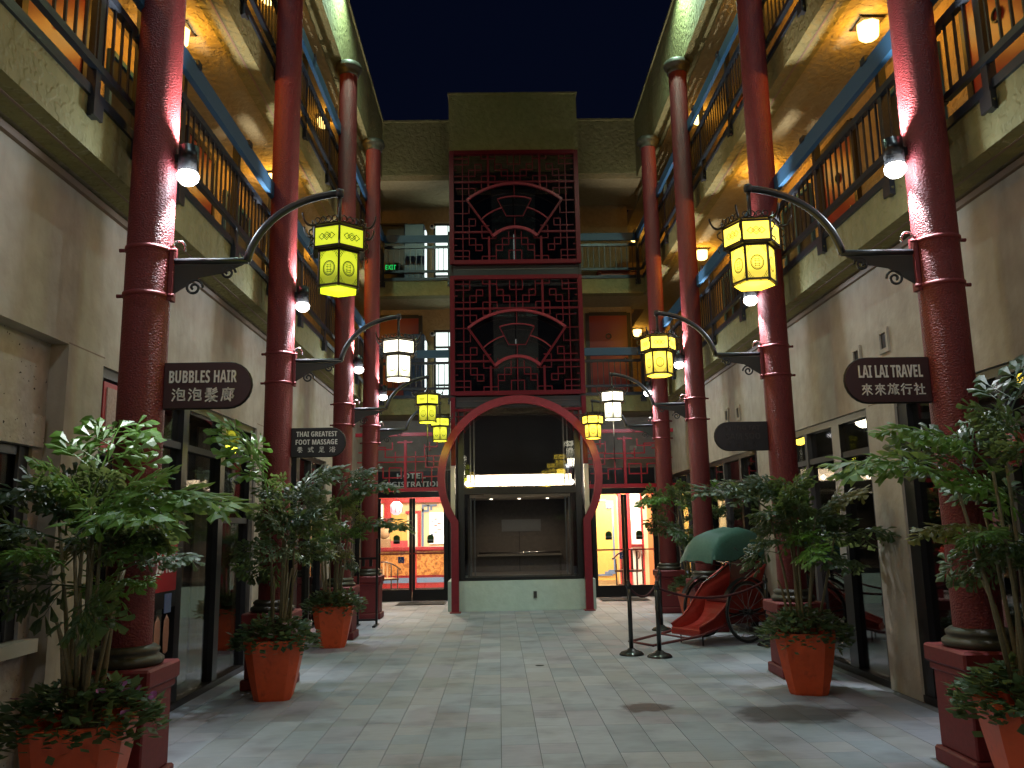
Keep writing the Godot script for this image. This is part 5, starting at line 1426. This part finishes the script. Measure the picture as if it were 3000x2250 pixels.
func palm(at: Vector3, label: String, sd: int, h: float, spread: Vector2, nf: int, tall: Array, flowers, turn: float):
	var rng = RandomNumberGenerator.new(); rng.seed = sd
	var p = thing("potted_palm", label, "potted plant", at, 0.0, "fishtail palms in orange pots")
	part(p, "pot", M.pot_a, M.pot, Vector3.ZERO, Basis(Vector3.UP, turn))
	part(p, "soil", lathe([Vector2(0.20, 0.46), Vector2(0.12, 0.49), Vector2(0.0, 0.5)], 8), M.soil)
	# canes
	var tops := []
	for i in 9:
		var a := rng.randf() * TAU
		var r0 := rng.randf_range(0.02, 0.13)
		var top := Vector3(cos(a) * rng.randf_range(0.08, 0.34) * spread.x, h * rng.randf_range(0.50, 0.84), sin(a) * rng.randf_range(0.08, 0.30))
		var base := Vector3(cos(a) * r0, 0.46, sin(a) * r0)
		var mid := base.lerp(top, 0.5) + Vector3(0, 0.06, 0)
		part(p, "cane", tube([base, base.lerp(mid, 0.5), mid, mid.lerp(top, 0.5) + Vector3(cos(a), 0, sin(a)) * -0.01, top], rng.randf_range(0.012, 0.022), 0.008, 7), M.cane)
		tops.append([base, mid, top])
	for i in nf:
		var c: Array = tops[i % tops.size()]
		var t := (i + 0.5) / nf
		var from: Vector3 = (c[1] as Vector3).lerp(c[2], clampf(0.3 + 0.7 * t + rng.randf_range(-0.2, 0.1), 0.0, 1.0))
		from.y = lerpf(1.12, h * 0.86, t) + rng.randf_range(-0.1, 0.1)
		var yaw := i * 2.39996 + rng.randf_range(-0.5, 0.5)
		var pitch := lerpf(-0.12, 1.05, t) + rng.randf_range(-0.3, 0.3)
		var sc := rng.randf_range(0.7, 1.05) * spread.y
		var b := Basis(Vector3.UP, yaw) * Basis(Vector3(0, 0, 1), pitch) * Basis(Vector3.RIGHT, rng.randf_range(-0.9, 0.9))
		part(p, "frond", fronds[rng.randi() % fronds.size()], M.leaf[[0, 0, 2, 0, 2, 1, 0, 2, 0, 0, 1, 3][rng.randi() % 12]], from, b.scaled(Vector3.ONE * sc))
	for q in tall:   # a few fronds that stand out: [x, y, z of the root, yaw, pitch, scale, tone]
		part(p, "frond", fronds[int(q[0] * 10 + 40) % fronds.size()], M.leaf[int(q[6])], Vector3(q[0], q[1], q[2]), (Basis(Vector3.UP, q[3]) * Basis(Vector3(0, 0, 1), q[4])).scaled(Vector3.ONE * q[5]))
		var foot := Vector3(q[0] * 0.3, 0.48, q[2] * 0.3)
		part(p, "cane", tube([foot, foot.lerp(Vector3(q[0], q[1], q[2]), 0.5) + Vector3(0.01, 0.03, 0), Vector3(q[0], q[1], q[2])], 0.014, 0.008, 6), M.cane)
	# bedding plants round the rim
	var st = begin()
	for i in 1000:
		var a := rng.randf() * TAU
		var r := sqrt(rng.randf()) * 0.385
		var top: float = 0.52 + 0.15 * (1.0 - pow(r / 0.385, 2.0)) + rng.randf_range(-0.07, 0.07)
		if r > 0.28: top -= 0.07 * rng.randf()
		var c := Vector3(cos(a) * r, top, sin(a) * r)
		var dirv := Vector3(cos(a) + rng.randf_range(-0.8, 0.8), rng.randf_range(-0.3, 0.7), sin(a) + rng.randf_range(-0.8, 0.8)).normalized()
		var l := rng.randf_range(0.05, 0.09)
		var sdv := dirv.cross(Vector3(rng.randf_range(-0.5, 0.5), 1, rng.randf_range(-0.5, 0.5))).normalized() * l * 0.34
		tri(st, c, c + dirv * l * 0.5 + sdv, c + dirv * l); tri(st, c, c + dirv * l, c + dirv * l * 0.5 - sdv)
	var u = part(p, "bedding_foliage", done(st), M.bush)
	u.set_meta("kind", "stuff")
	var fst = begin()
	for k in 5:
		var a := k * TAU / 5
		var o := Vector3(cos(a), 0.25, sin(a)) * 0.028
		var sdv := Vector3(-sin(a), 0, cos(a)) * 0.017
		tri(fst, Vector3.ZERO, o * 0.7 + sdv, o); tri(fst, Vector3.ZERO, o, o * 0.7 - sdv)
	var fm := done(fst)
	for i in flowers[1]:
		var a := rng.randf() * TAU
		var r := rng.randf_range(0.1, 0.37)
		part(p, "blossom", fm, flowers[0], Vector3(cos(a) * r, 0.62 + 0.07 * (1.0 - r / 0.37) + rng.randf_range(-0.05, 0.04), sin(a) * r), Basis(Vector3.UP, a) * Basis(Vector3.RIGHT, rng.randf_range(0.2, 1.0)))
	return p

func palms():
	M.pot_a = pot_mesh(0.53, 0.255, 0.165)
	for i in 6: fronds.append(frond_mesh(100 + i, 0.72, 0.35 + 0.12 * (i % 3)))
	palm(P(-2.60, 0, 4.72), "large fishtail palm in an orange pot with pink flowers, nearest on the left", 5, 1.85, Vector2(0.75, 0.66), 20, [[0.02, 1.68, 0.1, 1.7, 0.9, 0.85, 1], [0.10, 1.60, 0.12, -0.25, 0.25, 0.95, 1], [0.06, 1.5, 0.15, -0.7, 0.2, 0.9, 1], [-0.2, 1.62, 0.0, 2.8, 0.35, 0.8, 2], [0.0, 1.45, 0.2, 3.6, 0.1, 0.75, 0]], [M.pink, 20], 0.18)
	palm(P(-2.43, 0, 8.0), "fishtail palm in an orange pot before the second left column, one frond arching high", 6, 1.95, Vector2(0.6, 0.62), 17, [[-0.1, 1.75, 0.0, 2.9, 1.0, 1.15, 1], [0.12, 1.7, 0.0, 0.9, 0.9, 0.8, 0]], [M.pale_pink, 14], 0.12)
	palm(P(-2.55, 0, 11.35), "fishtail palm in an orange pot, third on the left, reaching over the lobby door", 7, 2.05, Vector2(0.7, 0.66), 17, [[0.2, 1.5, 0.1, -0.1, 0.05, 1.0, 0], [0.0, 1.9, 0.0, 0.6, 0.8, 0.85, 2], [0.1, 1.95, 0.1, 0.1, 0.35, 0.9, 2]], [M.white_flower, 6], 0.1)
	palm(P(2.52, 0, 4.64), "tall fishtail palm in an orange pot cut off by the right edge of the view", 8, 2.05, Vector2(0.8, 0.66), 18, [[-0.35, 1.68, 0.1, 3.3, 0.15, 0.85, 1], [-0.2, 1.75, 0.2, 2.6, 0.7, 0.7, 1], [0.0, 1.95, 0.0, 0.3, 0.9, 0.85, 2], [0.1, 1.85, 0.1, 5.2, 0.7, 0.9, 2]], [M.white_flower, 6], -0.2)
	palm(P(2.40, 0, 7.72), "fishtail palm in an orange pot before the second right column, beside the rickshaw", 9, 1.9, Vector2(0.95, 0.66), 24, [[-0.25, 1.62, 0.0, 3.2, 0.35, 0.85, 2], [-0.1, 1.68, 0.1, 2.4, 0.3, 0.8, 2], [0.3, 1.35, 0.1, -0.1, 0.0, 0.85, 0]], [M.white_flower, 8], -0.35)
	palm(P(2.72, 0, 13.3), "fishtail palm in an orange pot behind the rickshaw, fourth on the right", 10, 2.1, Vector2(1.0, 0.72), 20, [[-0.2, 1.8, 0.1, 3.0, 0.3, 0.8, 1]], [M.white_flower, 4], 0.2)

# ------------------------------------------------------------------ rickshaw
func rickshaw():
	var k = thing("rickshaw", "red two-wheeled rickshaw with a dark green folding hood", "rickshaw", P(2.62, 0, 11.2), 3.66)
	# local +x is forward, z is across
	var red = rough_mat(lin(0.30, 0.024, 0.017), lin(0.40, 0.038, 0.024), 0.5, 0.02, 91, 0.35)
	var dark = mat(lin(0.11, 0.012, 0.014), 0.5)
	var hood = rough_mat(lin(0.022, 0.085, 0.068), lin(0.04, 0.13, 0.105), 0.4, 0.02, 92, 0.55)
	hood.cull_mode = BaseMaterial3D.CULL_DISABLED
	var w := 0.235
	# curved floor: from the seat front down to the foot board
	var prof := [Vector2(0.13, 0.52), Vector2(0.14, 0.46), Vector2(0.16, 0.40), Vector2(0.19, 0.345), Vector2(0.23, 0.30), Vector2(0.29, 0.255), Vector2(0.36, 0.225), Vector2(0.45, 0.20), Vector2(0.56, 0.185), Vector2(0.70, 0.178)]
	var under := []
	for i in prof.size():
		var t: Vector2 = (prof[min(i + 1, prof.size() - 1)] - prof[max(i - 1, 0)]).normalized()
		under.append(prof[i] + Vector2(t.y, -t.x) * 0.02)
	part(k, "curved_floor", ribbon(prof, under, 2 * w - 0.004), red)
	part(k, "front_lip", cbox(Vector3(0.035, 0.085, 2 * w + 0.05), 0.008), red, Vector3(0.71, 0.155, 0))
	# flared side panels: from the floor's edge out to the rolled top rail
	var low := [Vector2(-0.36, 0.40), Vector2(-0.16, 0.38), Vector2(0.02, 0.37), Vector2(0.14, 0.36), Vector2(0.22, 0.28), Vector2(0.34, 0.21), Vector2(0.50, 0.17), Vector2(0.71, 0.15)]
	var high := [Vector2(-0.44, 0.97), Vector2(-0.26, 0.87), Vector2(-0.08, 0.78), Vector2(0.08, 0.70), Vector2(0.21, 0.58), Vector2(0.34, 0.44), Vector2(0.50, 0.32), Vector2(0.72, 0.235)]
	for s in [-1.0, 1.0]:
		var ss = begin(true)
		var grid := []
		for i in low.size():
			var row := []
			for q in 5:
				var t := q / 4.0
				var p: Vector2 = (low[i] as Vector2).lerp(high[i], t)
				row.append(Vector3(p.x, p.y, s * (w + 0.004 + (0.105 * t * t) * (1.0 - 0.8 * pow(float(i) / 7.0, 2.0)))))
			grid.append(row)
		for i in low.size() - 1:
			for q in 4:
				quad(ss, grid[i][q], grid[i + 1][q], grid[i + 1][q + 1], grid[i][q + 1])
		part(k, "side_panel", done(ss), red)
		var roll := []
		for i in low.size(): roll.append(grid[i][4])
		part(k, "top_roll", tube(roll, 0.014, 0.012, 6), red)
	part(k, "under_body", cbox(Vector3(0.52, 0.16, 2 * w - 0.03), 0.02), dark, Vector3(-0.12, 0.30, 0))
	part(k, "seat_box", cbox(Vector3(0.42, 0.10, 2 * w - 0.02), 0.008), dark, Vector3(-0.08, 0.43, 0))
	part(k, "seat_cushion", cbox(Vector3(0.42, 0.075, 2 * w - 0.03), 0.025), dark, Vector3(-0.06, 0.515, 0))
	part(k, "backrest", cbox(Vector3(0.05, 0.52, 2 * w - 0.02), 0.018), dark, Vector3(-0.335, 0.76, 0), Basis(Vector3(0, 0, 1), 0.22))
	part(k, "back_panel", cbox(Vector3(0.02, 0.62, 2 * w), 0.006), red, Vector3(-0.375, 0.70, 0), Basis(Vector3(0, 0, 1), 0.2))
	# hood: cloth stretched over ribs
	var crest := [Vector2(0.50, 1.10), Vector2(0.44, 1.24), Vector2(0.30, 1.345), Vector2(0.12, 1.41), Vector2(-0.12, 1.45), Vector2(-0.32, 1.42), Vector2(-0.46, 1.29), Vector2(-0.50, 1.08)]
	var hw := 0.30
	var rows := []
	for i in crest.size():
		var row := []
		for j in 13:
			var v := (j - 6) / 6.0
			var drop := 0.05 * v * v + 0.17 * pow(absf(v), 5.0)
			if i == 0: drop = 0.05 * v * v
			var ripple := 0.011 * sin(i * 2.1 + j * 1.7) - 0.014 * absf(sin(i * PI / 2)) * (1.0 - absf(v))
			row.append(Vector3(crest[i].x - 0.04 * absf(v), crest[i].y - drop + ripple, hw * sin(v * PI / 2 * 0.98)))
		rows.append(row)
	var hs = begin(true)
	for i in crest.size() - 1:
		for j in 12: quad(hs, rows[i][j], rows[i][j + 1], rows[i + 1][j + 1], rows[i + 1][j])
	# side skirts gathering towards the hinge
	for s in [0, 12]:
		var hinge := Vector3(-0.30, 0.99, -hw if s == 0 else hw)
		for i in crest.size() - 1:
			var a: Vector3 = rows[i][s]; var b: Vector3 = rows[i + 1][s]
			var al := a.lerp(hinge, 0.45); var bl := b.lerp(hinge, 0.45)
			quad(hs, a, b, bl, al)
	part(k, "hood", done(hs), hood)
	var vs = begin()
	for j in 12:
		var a: Vector3 = rows[0][j]; var b: Vector3 = rows[0][j + 1]
		quad(vs, a, b, b + Vector3(0.03, -0.07, 0), a + Vector3(0.03, -0.07, 0))
	part(k, "hood_valance", done(vs), hood)
	for i in [1, 3, 5]:
		for s in [0, 12]:
			part(k, "hood_rib", tube([rows[i][s], Vector3(-0.28, 0.93, -w - 0.03 if s == 0 else w + 0.03)], 0.008, -1, 6), M.chrome if i == 1 else M.black_metal)
	for s in [-1.0, 1.0]:
		part(k, "arm_rail", tube([Vector3(-0.36, 0.95, s * (w + 0.03)), Vector3(-0.1, 0.80, s * (w + 0.035)), Vector3(0.10, 0.74, s * (w + 0.03))], 0.012, -1, 6), M.chrome)
		# shafts
		part(k, "shaft", tube([Vector3(-0.45, 0.36, s * 0.30), Vector3(0.2, 0.26, s * 0.31), Vector3(0.75, 0.135, s * 0.29), Vector3(1.45, 0.075, s * 0.22)], 0.02, 0.016, 8), dark)
		# springs, wheel, mudguard
		var sp := []
		for i in 9: sp.append(Vector3(-0.32 + i * 0.08, 0.40 - 0.06 * sin(i * PI / 8), s * 0.31))
		part(k, "leaf_spring", tube(sp, 0.012, -1, 6), M.black_metal)
		var wh = Node3D.new(); wh.name = "wheel"; k.add_child(wh, true)
		wh.position = Vector3(0, 0.385, s * 0.385)
		var tor = TorusMesh.new(); tor.inner_radius = 0.348; tor.outer_radius = 0.385; tor.rings = 40; tor.ring_segments = 8
		part(wh, "tyre", tor, M.black, Vector3.ZERO, Basis(Vector3.RIGHT, PI / 2))
		var rim = TorusMesh.new(); rim.inner_radius = 0.333; rim.outer_radius = 0.35; rim.rings = 40; rim.ring_segments = 6
		part(wh, "rim", rim, M.steel, Vector3.ZERO, Basis(Vector3.RIGHT, PI / 2))
		part(wh, "hub", tube([Vector3(0, 0, -0.06), Vector3(0, 0, 0.06)], 0.035, -1, 12), M.black_metal)
		for i in 18:
			var a := i * TAU / 18
			part(wh, "spoke", tube([Vector3(cos(a) * 0.03, sin(a) * 0.03, 0.03 if i % 2 else -0.03), Vector3(cos(a + 0.2) * 0.338, sin(a + 0.2) * 0.338, 0)], 0.003, -1, 4, false), M.steel)
		var mg := []; var mi := []
		mg = arc_pts(0, 0, 0.43, 0.5, 2.9, 16); mi = arc_pts(0, 0, 0.422, 0.5, 2.9, 16)
		part(k, "mudguard", ribbon(mg, mi, 0.07), M.black_metal, Vector3(0, 0.385, s * 0.385))
		part(k, "rest_leg", tube([Vector3(0.62, 0.13, s * 0.2), Vector3(0.62, 0.0, s * 0.2)], 0.010, -1, 6), M.black_metal)
	part(k, "axle", tube([Vector3(0, 0.385, -0.385), Vector3(0, 0.385, 0.385)], 0.014), M.black_metal)
	part(k, "cross_bar", tube([Vector3(1.44, 0.076, -0.24), Vector3(1.44, 0.076, 0.24)], 0.015), dark)
	part(k, "cross_bar", tube([Vector3(0.9, 0.12, -0.27), Vector3(0.9, 0.12, 0.27)], 0.012), dark)

# ------------------------------------------------------------------ stanchions and small things
func stanchions():
	var posts := [[1.19, 10.12, "leftmost rope post, standing freely before the right lobby door"], [1.48, 9.9, "rope post just right of the leftmost one"], [2.98, 10.62, "rope post between the rickshaw wheel and the shop window"], [1.98, 12.35, "rope post behind the rickshaw's hood"]]
	for q in posts:
		var s = thing("rope_post", "black " + q[2], "stanchion", P(q[0], 0, q[1]), 0.0, "black rope posts round the rickshaw")
		part(s, "base", lathe([Vector2(0.145, 0.0), Vector2(0.145, 0.012), Vector2(0.12, 0.035), Vector2(0.06, 0.055), Vector2(0.035, 0.075), Vector2(0.0, 0.08)], 28), M.black_gloss)
		part(s, "pole", tube([Vector3(0, 0.06, 0), Vector3(0, 0.78, 0)], 0.026, -1, 14), M.black_gloss)
		part(s, "head", lathe([Vector2(0.026, 0.76), Vector2(0.034, 0.765), Vector2(0.034, 0.81), Vector2(0.02, 0.82), Vector2(0.022, 0.84), Vector2(0.012, 0.855), Vector2(0.0, 0.857)], 14), M.black_gloss)
	for q in [[1, 2, 0.16, "maroon rope sagging from the second rope post across the front of the rickshaw"], [0, 3, 0.2, "maroon rope sagging from the leftmost rope post back past the rickshaw"]]:
		var a := P(posts[q[0]][0], 0.78, posts[q[0]][1]); var b := P(posts[q[1]][0], 0.78, posts[q[1]][1])
		var pts := []
		for i in 17:
			var t := i / 16.0
			pts.append(a.lerp(b, t) - Vector3(0, 4 * q[2] * t * (1 - t), 0))
		tag(part(self, numbered("barrier_rope"), tube(pts, 0.014, -1, 8), M.rope), q[3], "rope", "ropes of the rope posts")

func small_things():
	# black floor stand left of the fourth left column
	var f = thing("sign_stand", "tall black metal sign frame standing before the fourth left column", "sign stand", P(-2.32, 0, 13.7))
	for x in [-0.3, 0.0]:
		bx(f, "upright", M.black, Vector3(x, 0.68, 0), Vector3(0.035, 1.36, 0.035))
		bx(f, "foot", M.black, Vector3(x, 0.012, 0.08), Vector3(0.05, 0.024, 0.42))
	bx(f, "cross_bar", M.black, Vector3(-0.15, 1.05, 0), Vector3(0.27, 0.035, 0.03))
	bx(f, "cross_bar", M.black, Vector3(-0.15, 0.09, 0), Vector3(0.27, 0.03, 0.03))
	for x in [-0.22, -0.1]: bx(f, "hook", M.black, Vector3(x, 0.98, 0), Vector3(0.05, 0.11, 0.02))
	# round red plaque hidden among the leaves of the nearest right palm
	var sg = thing("round_plaque", "round dark red plaque on the right shop window among the palm leaves", "sign", P(WX - 0.01, 1.98, 5.55), -PI / 2)
	part(sg, "disc", lathe([Vector2(0.13, 0.0), Vector2(0.13, 0.015), Vector2(0.0, 0.018)], 24), M.poster_red, Vector3.ZERO, Basis(Vector3.RIGHT, PI / 2))
	part(sg, "ring", lathe([Vector2(0.12, 0.018), Vector2(0.135, 0.02), Vector2(0.14, 0.0)].duplicate(), 24), M.red_dark, Vector3.ZERO, Basis(Vector3.RIGHT, PI / 2))
